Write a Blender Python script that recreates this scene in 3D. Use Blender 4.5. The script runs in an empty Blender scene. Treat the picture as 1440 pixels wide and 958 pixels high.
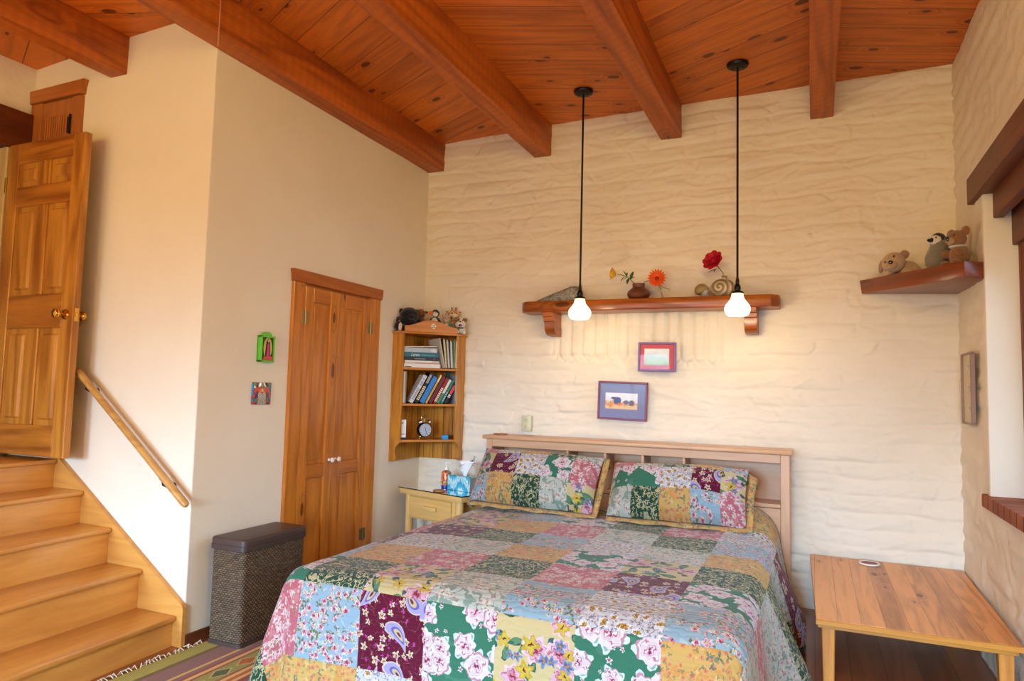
import bpy, bmesh, math, random
import numpy as np
from mathutils import Vector, Matrix, noise
SC = bpy.context.scene
COL = SC.collection
PI = math.pi
rnd = random.Random(7)

def S(r, g, b):
    f = lambda c: (c/255/12.92) if c/255 <= .04045 else ((c/255+.055)/1.055)**2.4
    return (f(r), f(g), f(b), 1.0)

# ---------------------------------------------------------------- node helper
class G:
    def __init__(s, name):
        s.m = bpy.data.materials.new(name); s.m.use_nodes = True
        s.t = s.m.node_tree; s.t.nodes.clear()
        s.out = s.t.nodes.new('ShaderNodeOutputMaterial')
    def set(s, sock, v):
        if isinstance(v, bpy.types.NodeSocket): s.t.links.new(v, sock)
        elif v is not None:
            if isinstance(v, (int, float)) and hasattr(sock.default_value, '__len__'):
                v = [v]*len(sock.default_value)
            elif hasattr(v, '__len__') and len(v) == 4 and len(sock.default_value) == 3: v = v[:3]
            elif hasattr(v, '__len__') and len(v) == 3 and len(sock.default_value) == 4: v = tuple(v)+(1,)
            sock.default_value = v
    def node(s, typ, ins=None, **props):
        n = s.t.nodes.new(typ)
        for k, v in props.items(): setattr(n, k, v)
        for k, v in (ins or {}).items(): s.set(n.inputs[k], v)
        return n
    def math(s, op, a, b=None, c=None, clamp=False):
        n = s.t.nodes.new('ShaderNodeMath'); n.operation = op; n.use_clamp = clamp
        for i, v in enumerate((a, b, c)):
            if v is not None: s.set(n.inputs[i], v)
        return n.outputs[0]
    def vm(s, op, a, b=None, out=0):
        n = s.t.nodes.new('ShaderNodeVectorMath'); n.operation = op
        s.set(n.inputs[0], a)
        if b is not None: s.set(n.inputs['Scale' if op == 'SCALE' else 1], b)
        return n.outputs['Value' if op in ('DOT_PRODUCT', 'LENGTH') else 0]
    def mix(s, f, a, b, blend='MIX'):
        n = s.t.nodes.new('ShaderNodeMix'); n.data_type = 'RGBA'; n.blend_type = blend
        s.set(n.inputs[0], f); s.set(n.inputs[6], a); s.set(n.inputs[7], b)
        return n.outputs[2]
    def ramp(s, f, stops, interp='LINEAR'):
        n = s.t.nodes.new('ShaderNodeValToRGB'); cr = n.color_ramp; cr.interpolation = interp
        while len(cr.elements) < len(stops): cr.elements.new(.5)
        for e, (p, c) in zip(cr.elements, stops):
            e.position = p
            e.color = c if hasattr(c, '__len__') else (c, c, c, 1)
        s.set(n.inputs[0], f); return n.outputs[0]
    def noise(s, vec, scale=1, detail=3, rough=.55, dist=0, out='Fac'):
        n = s.node('ShaderNodeTexNoise', {'Vector': vec, 'Scale': scale, 'Detail': detail, 'Roughness': rough, 'Distortion': dist})
        return n.outputs[out if out == 'Color' else 0]
    def voro(s, vec, scale=1, feature='F1', dims='2D', rand=1):
        return s.node('ShaderNodeTexVoronoi', {'Vector': vec, 'Scale': scale, 'Randomness': rand}, feature=feature, voronoi_dimensions=dims)
    def comb(s, x=0, y=0, z=0):
        return s.node('ShaderNodeCombineXYZ', {0: x, 1: y, 2: z}).outputs[0]
    def sep(s, v):
        return s.node('ShaderNodeSeparateXYZ', {0: v}).outputs
    def coord(s, kind='Object'):
        return s.node('ShaderNodeTexCoord').outputs[kind]
    def bump(s, h, strength=.3, dist=.01, normal=None):
        n = s.node('ShaderNodeBump', {'Height': h, 'Strength': strength, 'Distance': dist})
        if normal is not None: s.set(n.inputs['Normal'], normal)
        return n.outputs[0]
    def bsdf(s, col, rough=.5, normal=None, spec=.5, metal=0, coat=0, sheen=0, **extra):
        b = s.node('ShaderNodeBsdfPrincipled', {'Base Color': col, 'Roughness': rough, 'Metallic': metal, 'Specular IOR Level': spec, 'Coat Weight': coat, 'Sheen Weight': sheen})
        for k, v in extra.items(): s.set(b.inputs[k.replace('_', ' ')], v)
        if normal is not None: s.set(b.inputs['Normal'], normal)
        s.t.links.new(b.outputs[0], s.out.inputs[0]); return s.m

AX = {'X': ((1,0,0),(0,1,0),(0,0,1)), 'Y': ((0,1,0),(1,0,0),(0,0,1)), 'Z': ((0,0,1),(1,0,0),(0,1,0))}
def wood(name, light, dark, axis='X', angle=None, grain=1.0, contrast=.6, rough=.4, plank=0, plankaxis=1, gap=.012,
         knots=0.0, knotscale=(1.6, 5.0), vary=.25, bump=.15, spec=.4, coat=0.0, saw=0, fine=1.0):
    g = G(name); P = g.coord('Object')
    if angle is not None:
        c, s_ = math.cos(angle), math.sin(angle)
        ax = ((c, s_, 0), (-s_, c, 0), (0, 0, 1))
    else: ax = AX[axis]
    u, v, w = [g.vm('DOT_PRODUCT', P, a) for a in ax]
    oi = g.node('ShaderNodeObjectInfo').outputs['Random']
    off = g.math('MULTIPLY', oi, 17.3)
    tone = g.math('MULTIPLY', g.math('SUBTRACT', oi, .5), vary*.6)
    gapmask = None
    if plank:
        pv = (v, w)[plankaxis-1]
        q = g.math('DIVIDE', pv, plank)
        pid = g.math('FLOOR', q); fr = g.math('FRACT', q)
        wn = g.node('ShaderNodeTexWhiteNoise', {'W': g.math('ADD', pid, .37)}, noise_dimensions='1D').outputs[0]
        off = g.math('ADD', off, g.math('MULTIPLY', wn, 31.7))
        tone = g.math('ADD', tone, g.math('MULTIPLY', g.math('SUBTRACT', wn, .5), vary))
        gapmask = g.math('LESS_THAN', g.math('MINIMUM', fr, g.math('SUBTRACT', 1, fr)), gap)
    uo = g.math('ADD', u, off)
    base = g.comb(g.math('MULTIPLY', uo, .9*grain), g.math('MULTIPLY', v, 9*grain), g.math('MULTIPLY', w, 9*grain))
    # knots distort the grain
    if knots:
        kv = g.comb(g.math('MULTIPLY', uo, knotscale[0]), g.math('MULTIPLY', g.math('ADD', v, g.math('MULTIPLY', off, .31)), knotscale[1]), g.math('MULTIPLY', w, knotscale[1]))
        vo = g.voro(kv, 1, dims='3D' if not plank else '2D')
        kd = vo.outputs['Distance']; kc = g.sep(vo.outputs['Color'])[0]
        has = g.math('LESS_THAN', kc, knots)
        ksize = g.math('ADD', .05, g.math('MULTIPLY', g.sep(vo.outputs['Color'])[1], .09))
        kn = g.math('MULTIPLY', has, g.math('SUBTRACT', 1, g.math('DIVIDE', kd, ksize), clamp=True))
        halo = g.math('MULTIPLY', has, g.math('SUBTRACT', 1, g.math('MULTIPLY', kd, 3.2), clamp=True))
    low = g.noise(base, .55, 2, .5, .4)
    if knots: low = g.math('ADD', low, g.math('MULTIPLY', halo, .35))
    rings = g.math('MULTIPLY', g.math('ADD', g.math('SINE', g.math('MULTIPLY', low, 46)), 1), .5)
    rings = g.math('POWER', rings, 1.6)
    streak = g.noise(base, 2.2*fine, 5, .7, .2)
    pores = g.noise(g.comb(g.math('MULTIPLY', uo, 6*grain), g.math('MULTIPLY', v, 130*grain), g.math('MULTIPLY', w, 130*grain)), 1, 2, .5)
    f = g.math('ADD', g.math('MULTIPLY', rings, .34), g.math('MULTIPLY', g.math('SUBTRACT', streak, .28), 1.15))
    f = g.math('ADD', f, g.math('MULTIPLY', g.math('SUBTRACT', pores, .5), .35))
    f = g.math('SUBTRACT', g.math('MULTIPLY', f, contrast), tone, clamp=True)
    col = g.mix(f, light, dark)
    if knots:
        col = g.mix(g.math('MULTIPLY', g.math('GREATER_THAN', kn, .05), .85), col, tuple(x*.16 for x in dark[:3]))
        col = g.mix(g.math('MULTIPLY', halo, .35), col, dark)
    h = g.math('ADD', g.math('MULTIPLY', streak, -.6), g.math('MULTIPLY', pores, -.5))
    if saw:
        sw = g.math('SINE', g.math('MULTIPLY', g.math('ADD', uo, g.math('MULTIPLY', v, .5)), saw))
        h = g.math('ADD', h, g.math('MULTIPLY', sw, .25))
        col = g.mix(g.math('MULTIPLY', g.math('ADD', sw, 1), .07), col, dark)
    if gapmask is not None:
        col = g.mix(g.math('MULTIPLY', gapmask, .75), col, tuple(x*.12 for x in dark[:3]))
        h = g.math('SUBTRACT', h, g.math('MULTIPLY', gapmask, 2))
    return g.bsdf(col, rough, g.bump(h, bump, .004), spec, coat=coat, Coat_Roughness=.12)

def plaster(name, a, b, bump=.25, scale=40, rough=.9):
    g = G(name); P = g.coord('Object')
    n = g.noise(P, 1.3, 4, .6); n2 = g.noise(P, scale, 4, .65); n3 = g.noise(P, scale*.22, 3, .6)
    col = g.mix(g.ramp(n, [(.3, 0), (.7, 1)]), a, b)
    h = g.math('ADD', g.math('MULTIPLY', n2, .5), n3)
    return g.bsdf(col, rough, g.bump(h, bump, .01), .15)

def plain(name, col, rough=.5, metal=0, spec=.4, bumpy=0, bscale=60, coat=0, var=.12, sheen=0):
    g = G(name); P = g.coord('Object')
    n = g.noise(P, bscale, 3, .6)
    c = g.mix(g.math('MULTIPLY', n, var), col, tuple(x*.35 for x in col[:3]))
    nm = g.bump(n, bumpy, .004) if bumpy else None
    return g.bsdf(c, rough, nm, spec, metal=metal, coat=coat, sheen=sheen)

# ---------------------------------------------------------------- mesh helpers
def BM(): return bmesh.new()
def _fin(bm, verts, mat):
    for f in {f for v in verts for f in v.link_faces}: f.material_index = mat
def box(bm, c, s, rot=None, bev=0, seg=1, mat=0):
    M = Matrix.Translation(c) @ (rot.to_4x4() if rot is not None else Matrix()) @ Matrix.Diagonal((s[0], s[1], s[2], 1))
    r = bmesh.ops.create_cube(bm, size=1, matrix=M)
    vs = r['verts']
    if mat: _fin(bm, vs, mat)
    if bev:
        es = list({e for v in vs for e in v.link_edges})
        bmesh.ops.bevel(bm, geom=es, offset=bev, segments=seg, affect='EDGES', profile=.5, material=-1)
def bx(bm, x0, x1, y0, y1, z0, z1, bev=0, seg=1, mat=0):
    box(bm, ((x0+x1)/2, (y0+y1)/2, (z0+z1)/2), (abs(x1-x0), abs(y1-y0), abs(z1-z0)), None, bev, seg, mat)
def frame_of(d):
    d = Vector(d).normalized()
    a = Vector((0,0,1)) if abs(d.z) < .95 else Vector((1,0,0))
    x = a.cross(d).normalized(); y = d.cross(x)
    return x, y, d
def tube(bm, pts, r, seg=10, cap=True, mat=0, sx=1, sy=1):
    pts = [Vector(p) for p in pts]; n = len(pts)
    rs = r if hasattr(r, '__len__') else [r]*n
    rings = []; px = None
    for i, p in enumerate(pts):
        d = (pts[min(i+1, n-1)]-pts[max(i-1, 0)])
        x, y, dd = frame_of(d)
        if px is not None:
            x = (px - dd*px.dot(dd)).normalized(); y = dd.cross(x)
        px = x
        rings.append([bm.verts.new(p + (x*math.cos(2*PI*k/seg)*sx + y*math.sin(2*PI*k/seg)*sy)*rs[i]) for k in range(seg)])
    fs = []
    for a, b in zip(rings, rings[1:]):
        for k in range(seg):
            fs.append(bm.faces.new((a[k], a[(k+1) % seg], b[(k+1) % seg], b[k])))
    if cap:
        fs.append(bm.faces.new(rings[0][::-1])); fs.append(bm.faces.new(rings[-1]))
    for f in fs: f.material_index = mat
def lathe(bm, prof, c=(0,0,0), seg=24, M=None, mat=0, closed=True):
    M = M or Matrix(); c = Vector(c); rings = []
    for r, z in prof:
        if r < 1e-5: rings.append([bm.verts.new(c + M @ Vector((0,0,z)))])
        else: rings.append([bm.verts.new(c + M @ Vector((r*math.cos(2*PI*k/seg), r*math.sin(2*PI*k/seg), z))) for k in range(seg)])
    fs = []
    for a, b in zip(rings, rings[1:]):
        for k in range(seg):
            k2 = (k+1) % seg
            if len(a) == 1 and len(b) == 1: continue
            if len(a) == 1: fs.append(bm.faces.new((a[0], b[k2], b[k])))
            elif len(b) == 1: fs.append(bm.faces.new((a[k], a[k2], b[0])))
            else: fs.append(bm.faces.new((a[k], a[k2], b[k2], b[k])))
    if closed:
        if len(rings[0]) > 1: fs.append(bm.faces.new(rings[0][::-1]))
        if len(rings[-1]) > 1: fs.append(bm.faces.new(rings[-1]))
    for f in fs: f.material_index = mat
def prism(bm, poly, M, depth, mat=0, bev=0):
    """2D polygon (x, y) extruded along local z by depth, placed with M."""
    a = [bm.verts.new(M @ Vector((x, y, 0))) for x, y in poly]
    b = [bm.verts.new(M @ Vector((x, y, depth))) for x, y in poly]
    n = len(poly); fs = [bm.faces.new(a[::-1]), bm.faces.new(b)]
    for i in range(n): fs.append(bm.faces.new((a[i], a[(i+1) % n], b[(i+1) % n], b[i])))
    for f in fs: f.material_index = mat
    if bev:
        es = list({e for v in a+b for e in v.link_edges})
        bmesh.ops.bevel(bm, geom=es, offset=bev, segments=1, affect='EDGES', profile=.5, material=-1)
def ell(bm, c, r, rot=None, sub=3, mat=0, nz=0, seed=0):
    M = Matrix.Translation(c) @ (rot.to_4x4() if rot is not None else Matrix()) @ Matrix.Diagonal((r[0], r[1], r[2], 1))
    rr = bmesh.ops.create_icosphere(bm, subdivisions=sub, radius=1, matrix=M)
    vs = rr['verts']
    if nz:
        c = Vector(c)
        for v in vs:
            d = (v.co-c)
            v.co += d.normalized()*nz*noise.noise(v.co*55+Vector((seed, 0, 0)))
    _fin(bm, vs, mat)
def RX(a): return Matrix.Rotation(a, 3, 'X')
def RY(a): return Matrix.Rotation(a, 3, 'Y')
def RZ(a): return Matrix.Rotation(a, 3, 'Z')

def wm(o):
    return o.matrix_basis if o.parent is None else wm(o.parent) @ o.matrix_parent_inverse @ o.matrix_basis
def mk(name, bm, mats, parent=None, local=False, ang=35, label=None, kind=None, cat=None, group=None, smooth=True):
    bmesh.ops.recalc_face_normals(bm, faces=bm.faces[:])
    me = bpy.data.meshes.new(name); bm.to_mesh(me); bm.free()
    if not isinstance(mats, (list, tuple)): mats = [mats]
    for m in mats: me.materials.append(m)
    if smooth:
        me.polygons.foreach_set('use_smooth', [True]*len(me.polygons))
        me.set_sharp_from_angle(angle=math.radians(ang))
    o = bpy.data.objects.new(name, me); COL.objects.link(o)
    if parent is not None:
        o.parent = parent
        if not local: o.matrix_parent_inverse = wm(parent).inverted()
    props(o, label, cat, group, kind)
    return o
def props(o, label=None, cat=None, group=None, kind=None):
    for k, v in (('label', label), ('category', cat), ('group', group), ('kind', kind)):
        if v: o[k] = v
    return o
def thing(name, label, cat, loc=(0,0,0), rz=0, group=None, kind=None, rot=None):
    o = bpy.data.objects.new(name, None); COL.objects.link(o); o.empty_display_size = .05
    o.location = loc; o.rotation_euler = rot if rot else (0, 0, rz)
    return props(o, label, cat, group, kind)
def dup(root, loc=None, rot=None, label=None, name=None):
    r = root.copy(); COL.objects.link(r)
    if loc: r.location = loc
    if rot: r.rotation_euler = rot
    if label: r['label'] = label
    for ch in list(root.children):
        c = ch.copy(); COL.objects.link(c); c.parent = r
        for gch in list(ch.children):
            d = gch.copy(); COL.objects.link(d); d.parent = c
    return r

# ---------------------------------------------------------------- room measures (metres)
H = 1.3369            # camera height
XL, XR, YB, YS, XF = -2.953, .813, 4.9, 2.652, -4.503
YR = -4.6             # rear wall, behind the camera
CP = [(-4.7, 3.283), (-3.66, 3.352), (-2.804, 3.381), (-1.851, 3.420), (-.861, 3.435), (.9, 3.449)]
def ceil_z(x):
    for (x0, z0), (x1, z1) in zip(CP, CP[1:]):
        if x <= x1: return z0+(z1-z0)*(x-x0)/(x1-x0)
    return CP[-1][1]
E_PEND = 4.5
E_WR, E_W1, E_W2, E_TILT, EXPO = 28, 440, 640, 42, -0.02
# ---------------------------------------------------------------- materials
WALL_A, WALL_B = S(232, 225, 210), S(226, 217, 200)
m_adobe = plaster('adobe_plaster', S(233, 226, 211), S(225, 215, 197), .55, 30)
m_wall = plaster('smooth_plaster', WALL_A, WALL_B, .12, 60)
m_white = plaster('white_plaster', S(238, 232, 218), S(230, 224, 210), .1, 50)
CW_L, CW_D = S(214, 116, 32), S(122, 52, 8)
def ceil_wood(n, ang): return wood(n, CW_L, CW_D, angle=math.radians(ang), plank=.2, knots=.45, knotscale=(3.0, 6.0), contrast=.8, rough=.42, vary=.45, gap=.014, bump=.25)
m_ceil = [ceil_wood('ceiling_planks_a', -25.2), ceil_wood('ceiling_planks_b', 22.5)]
m_beam = wood('beam_timber', S(206, 110, 34), S(116, 48, 10), 'Y', grain=.7, contrast=1.0, rough=.5, knots=.3, knotscale=(1.5, 4.5), vary=.2, bump=.35, saw=95)
m_dark = wood('dark_lintel_timber', S(120, 58, 30), S(62, 26, 12), 'Y', grain=.8, contrast=.8, rough=.5, knots=.2, vary=.2, bump=.25)
m_darkz = wood('dark_frame_timber', S(128, 68, 38), S(70, 32, 16), 'Z', contrast=.7, rough=.5)
m_shelfw = wood('slab_shelf_timber', S(170, 90, 26), S(92, 40, 9), 'X', grain=.8, contrast=1.0, rough=.35, coat=.2, knots=.1, bump=.2)
m_cshelf = wood('corner_slab_timber', S(138, 64, 20), S(78, 32, 8), angle=math.radians(-61), grain=.8, contrast=.85, rough=.35, coat=.2, knots=.15, bump=.2)
m_closetz = wood('closet_pine_upright', S(208, 130, 42), S(138, 68, 12), 'Z', contrast=.85, rough=.3, knots=.4, knotscale=(2.6, 8), coat=.25, vary=.25)
m_closety = wood('closet_pine_rail', S(196, 116, 36), S(128, 58, 10), 'Y', contrast=.85, rough=.3, coat=.25, vary=.25)
m_casing = wood('casing_pine', S(184, 102, 32), S(116, 50, 10), 'Y', contrast=.7, rough=.35, coat=.2)
m_casingx = wood('cabinet_casing_pine', S(180, 106, 46), S(122, 60, 22), 'X', contrast=.7, rough=.4)
m_casingz = wood('cabinet_stile_pine', S(180, 108, 48), S(122, 62, 24), 'Z', contrast=.7, rough=.4)
m_doorz = wood('door_fir_upright', S(206, 144, 58), S(128, 66, 14), 'Z', grain=.8, contrast=1.1, rough=.3, coat=.3, vary=.15)
m_doorx = wood('door_fir_rail', S(198, 130, 50), S(120, 60, 14), 'X', grain=.8, contrast=1.1, rough=.3, coat=.3, vary=.15)
m_stairy = wood('stair_maple_tread', S(222, 164, 84), S(172, 106, 42), 'Y', contrast=.6, rough=.3, coat=.3, vary=.2)
m_stairx = wood('stair_maple_skirt', S(212, 156, 80), S(166, 102, 40), 'X', contrast=.55, rough=.35, vary=.1)
m_rail = wood('oak_rail', S(206, 162, 92), S(150, 98, 42), 'X', contrast=.8, rough=.35, coat=.2)
m_bookz = wood('bookcase_pine', S(208, 142, 44), S(128, 68, 12), 'Z', grain=1.3, contrast=1.0, rough=.35, coat=.2, vary=.15)
m_bookback = wood('bookcase_back_boards', S(206, 142, 46), S(112, 58, 10), 'Z', grain=1.4, contrast=1.1, rough=.4, plank=.06, plankaxis=1, vary=.35, gap=.03)
m_bookx = wood('bookcase_shelf_pine', S(204, 134, 58), S(142, 76, 26), 'X', contrast=.7, rough=.35, vary=.15)
m_headx = wood('headboard_maple', S(208, 164, 126), S(172, 124, 88), 'X', contrast=.5, rough=.35, vary=.12)
m_headz = wood('headboard_post_maple', S(210, 166, 128), S(174, 126, 90), 'Z', contrast=.5, rough=.35, vary=.12)
m_nightx = wood('nightstand_pine', S(222, 180, 110), S(188, 136, 66), 'X', contrast=.6, rough=.35, knots=.06, vary=.1)
m_nightz = wood('nightstand_leg_pine', S(224, 184, 116), S(190, 140, 72), 'Z', contrast=.6, rough=.35, vary=.1)
m_table = wood('low_table_boards', S(226, 158, 90), S(146, 86, 38), 'Y', grain=1.1, contrast=1.0, rough=.38, plank=.095, plankaxis=1, gap=.01, knots=.3, knotscale=(3.2, 8), coat=.08, vary=.55)
m_tableedge = wood('low_table_edge', S(206, 146, 58), S(160, 94, 30), 'X', contrast=.7, rough=.35, vary=.1)
m_tableleg = wood('low_table_leg', S(216, 152, 72), S(160, 92, 36), 'Z', contrast=.9, rough=.35, vary=.1)
m_floor = wood('dark_floor_boards', S(160, 96, 58), S(86, 44, 22), 'Y', grain=.7, contrast=.95, rough=.3, plank=.16, plankaxis=1, gap=.01, knots=.1, vary=.35, coat=.15)
m_basebd = wood('dark_baseboard', S(118, 66, 38), S(70, 34, 18), 'Y', contrast=.7, rough=.4)
m_cork = plain('cork_wood', S(186, 128, 78), .5, bscale=120, var=.3)
m_blackmetal = plain('black_iron', S(34, 32, 30), .4, .6)
m_brass = plain('polished_brass', S(226, 180, 84), .12, 1)
m_abrass = plain('antique_brass', S(150, 128, 84), .35, .9)
m_chrome = plain('chrome', S(200, 200, 198), .15, 1)
m_porc = plain('white_porcelain', S(240, 238, 232), .15, 0, .6, coat=.5)
m_ivory = plain('ivory_plastic', S(206, 203, 172), .35)
m_slot = plain('dark_slot', S(60, 55, 48), .6)
m_whitepl = plain('white_plastic', S(238, 240, 244), .3)
m_black = plain('black_cloth', S(22, 21, 22), .9, bumpy=.5, bscale=160, spec=.1)
m_leather = plain('brown_leather', S(70, 54, 50), .42, 0, .4, bumpy=.25, bscale=240)
m_brick = None
def glow(name):
    g = G(name); P = g.coord('Object'); z = g.sep(P)[2]
    f = g.math('DIVIDE', g.math('SUBTRACT', z, 1.93), .05, clamp=True)
    c = g.mix(f, (1, .83, .55, 1), (1, .66, .13, 1))
    st = g.math('SUBTRACT', 6.5, g.math('MULTIPLY', f, 5.7))
    b = g.node('ShaderNodeBsdfPrincipled', {'Base Color': (.9, .85, .75, 1), 'Roughness': .35, 'Emission Color': c, 'Emission Strength': st})
    g.t.links.new(b.outputs[0], g.out.inputs[0]); return g.m
m_glow = glow('lit_milk_glass')
def glass(name, tint=(1, 1, 1, 1), refl=.12):
    g = G(name)
    fr = g.node('ShaderNodeFresnel', {'IOR': 1.5}).outputs[0]
    a = g.node('ShaderNodeBsdfTransparent', {'Color': tint}); b = g.node('ShaderNodeBsdfGlossy', {'Roughness': .02, 'Color': (1, 1, 1, 1)})
    mx = g.node('ShaderNodeMixShader', {0: g.math('MULTIPLY', fr, refl)})
    g.t.links.new(a.outputs[0], mx.inputs[1]); g.t.links.new(b.outputs[0], mx.inputs[2])
    g.t.links.new(mx.outputs[0], g.out.inputs[0]); return g.m
m_glass = glass('clear_glass', refl=.8)
m_tint = glass('tinted_table_glass', (.86, .92, .9, 1), 2.2)
def bricks(name):
    g = G(name); P = g.coord('Object'); x, y, z = g.sep(P)
    q = g.math('DIVIDE', y, .106); fr = g.math('FRACT', q)
    wn = g.node('ShaderNodeTexWhiteNoise', {'W': g.math('FLOOR', q)}, noise_dimensions='1D').outputs[0]
    n = g.noise(P, 60, 4, .65)
    c = g.mix(wn, S(186, 116, 84), S(150, 86, 62)); c = g.mix(g.math('MULTIPLY', n, .5), c, S(104, 60, 46))
    gm = g.math('LESS_THAN', g.math('MINIMUM', fr, g.math('SUBTRACT', 1, fr)), .05)
    c = g.mix(gm, c, S(70, 52, 44))
    h = g.math('SUBTRACT', g.math('MULTIPLY', n, .4), gm)
    return g.bsdf(c, .8, g.bump(h, .6, .008), .2)
m_brick = bricks('sill_brick')
def wicker(name):
    g = G(name); P = g.coord('Object'); x, y, z = g.sep(P)
    hcoord = g.math('ADD', x, y)
    row = g.math('DIVIDE', z, .0105); ri = g.math('FLOOR', row)
    ph = g.math('MULTIPLY', g.math('MODULO', ri, 2), PI)
    wob = g.math('MULTIPLY', g.noise(P, 30, 2), .6)
    a = g.math('SINE', g.math('ADD', g.math('MULTIPLY', hcoord, PI/.011), g.math('ADD', ph, wob)))
    b = g.math('SINE', g.math('MULTIPLY', row, PI)); b = g.math('ABSOLUTE', b)
    h = g.math('ADD', g.math('MULTIPLY', a, .5), g.math('MULTIPLY', b, .9))
    n = g.noise(g.comb(g.math('MULTIPLY', hcoord, 20), 0, g.math('MULTIPLY', ri, 1.7)), 1, 3, .7)
    f = g.math('ADD', g.math('MULTIPLY', h, .2), g.math('MULTIPLY', n, .75), clamp=True)
    c = g.ramp(f, [(.15, S(30, 23, 19)), (.55, S(92, 73, 56)), (.95, S(156, 134, 106))])
    return g.bsdf(c, .6, g.bump(h, .8, .004), .3)
m_wicker = wicker('woven_seagrass')
def rugmat(name):
    g = G(name); P = g.coord('Object'); x, y, z = g.sep(P)
    u = g.math('ADD', x, 2.89)
    OL, PU, GO, MA, GR, RE = S(178, 168, 92), S(150, 116, 110), S(226, 184, 112), S(160, 92, 88), S(160, 156, 88), S(196, 106, 78)
    per = g.math('DIVIDE', g.math('MODULO', u, .85), .85)
    st = [(0, OL), (.12, S(128, 112, 76)), (.15, PU), (.27, GO), (.29, PU), (.325, MA), (.345, GO), (.375, MA), (.39, GR), (.5, MA), (.515, GO), (.54, RE), (.57, GO), (.59, MA), (.63, PU), (.75, GO), (.77, OL), (.9, MA), (.94, GO)]
    c = g.ramp(per, st, 'CONSTANT')
    # row of diamonds in the olive band
    dx = g.math('ABSOLUTE', g.math('DIVIDE', g.math('SUBTRACT', per, .445), .05))
    q = g.math('FRACT', g.math('DIVIDE', y, .16)); qi = g.math('FLOOR', g.math('DIVIDE', y, .16))
    dy = g.math('ABSOLUTE', g.math('MULTIPLY', g.math('SUBTRACT', q, .5), 2.2))
    d = g.math('ADD', dx, dy)
    wn = g.node('ShaderNodeTexWhiteNoise', {'W': qi}, noise_dimensions='1D').outputs[0]
    dc = g.ramp(wn, [(0, S(206, 192, 160)), (.34, S(190, 110, 66)), (.67, S(96, 110, 78))], 'CONSTANT')
    c = g.mix(g.math('LESS_THAN', d, 1), c, S(206, 176, 120)); c = g.mix(g.math('LESS_THAN', d, .8), c, dc)
    w = g.math('SINE', g.math('MULTIPLY', y, 900)); n = g.noise(g.comb(g.math('MULTIPLY', x, 60), g.math('MULTIPLY', y, 8), 0), 3, 3)
    c = g.mix(g.math('MULTIPLY', n, .35), c, S(70, 60, 50))
    return g.bsdf(c, .95, g.bump(g.math('ADD', w, n), .4, .003), .1)
m_rug = rugmat('kilim_weave')
m_fringe = plain('cotton_fringe', S(214, 206, 184), .9, spec=.1)

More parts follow.
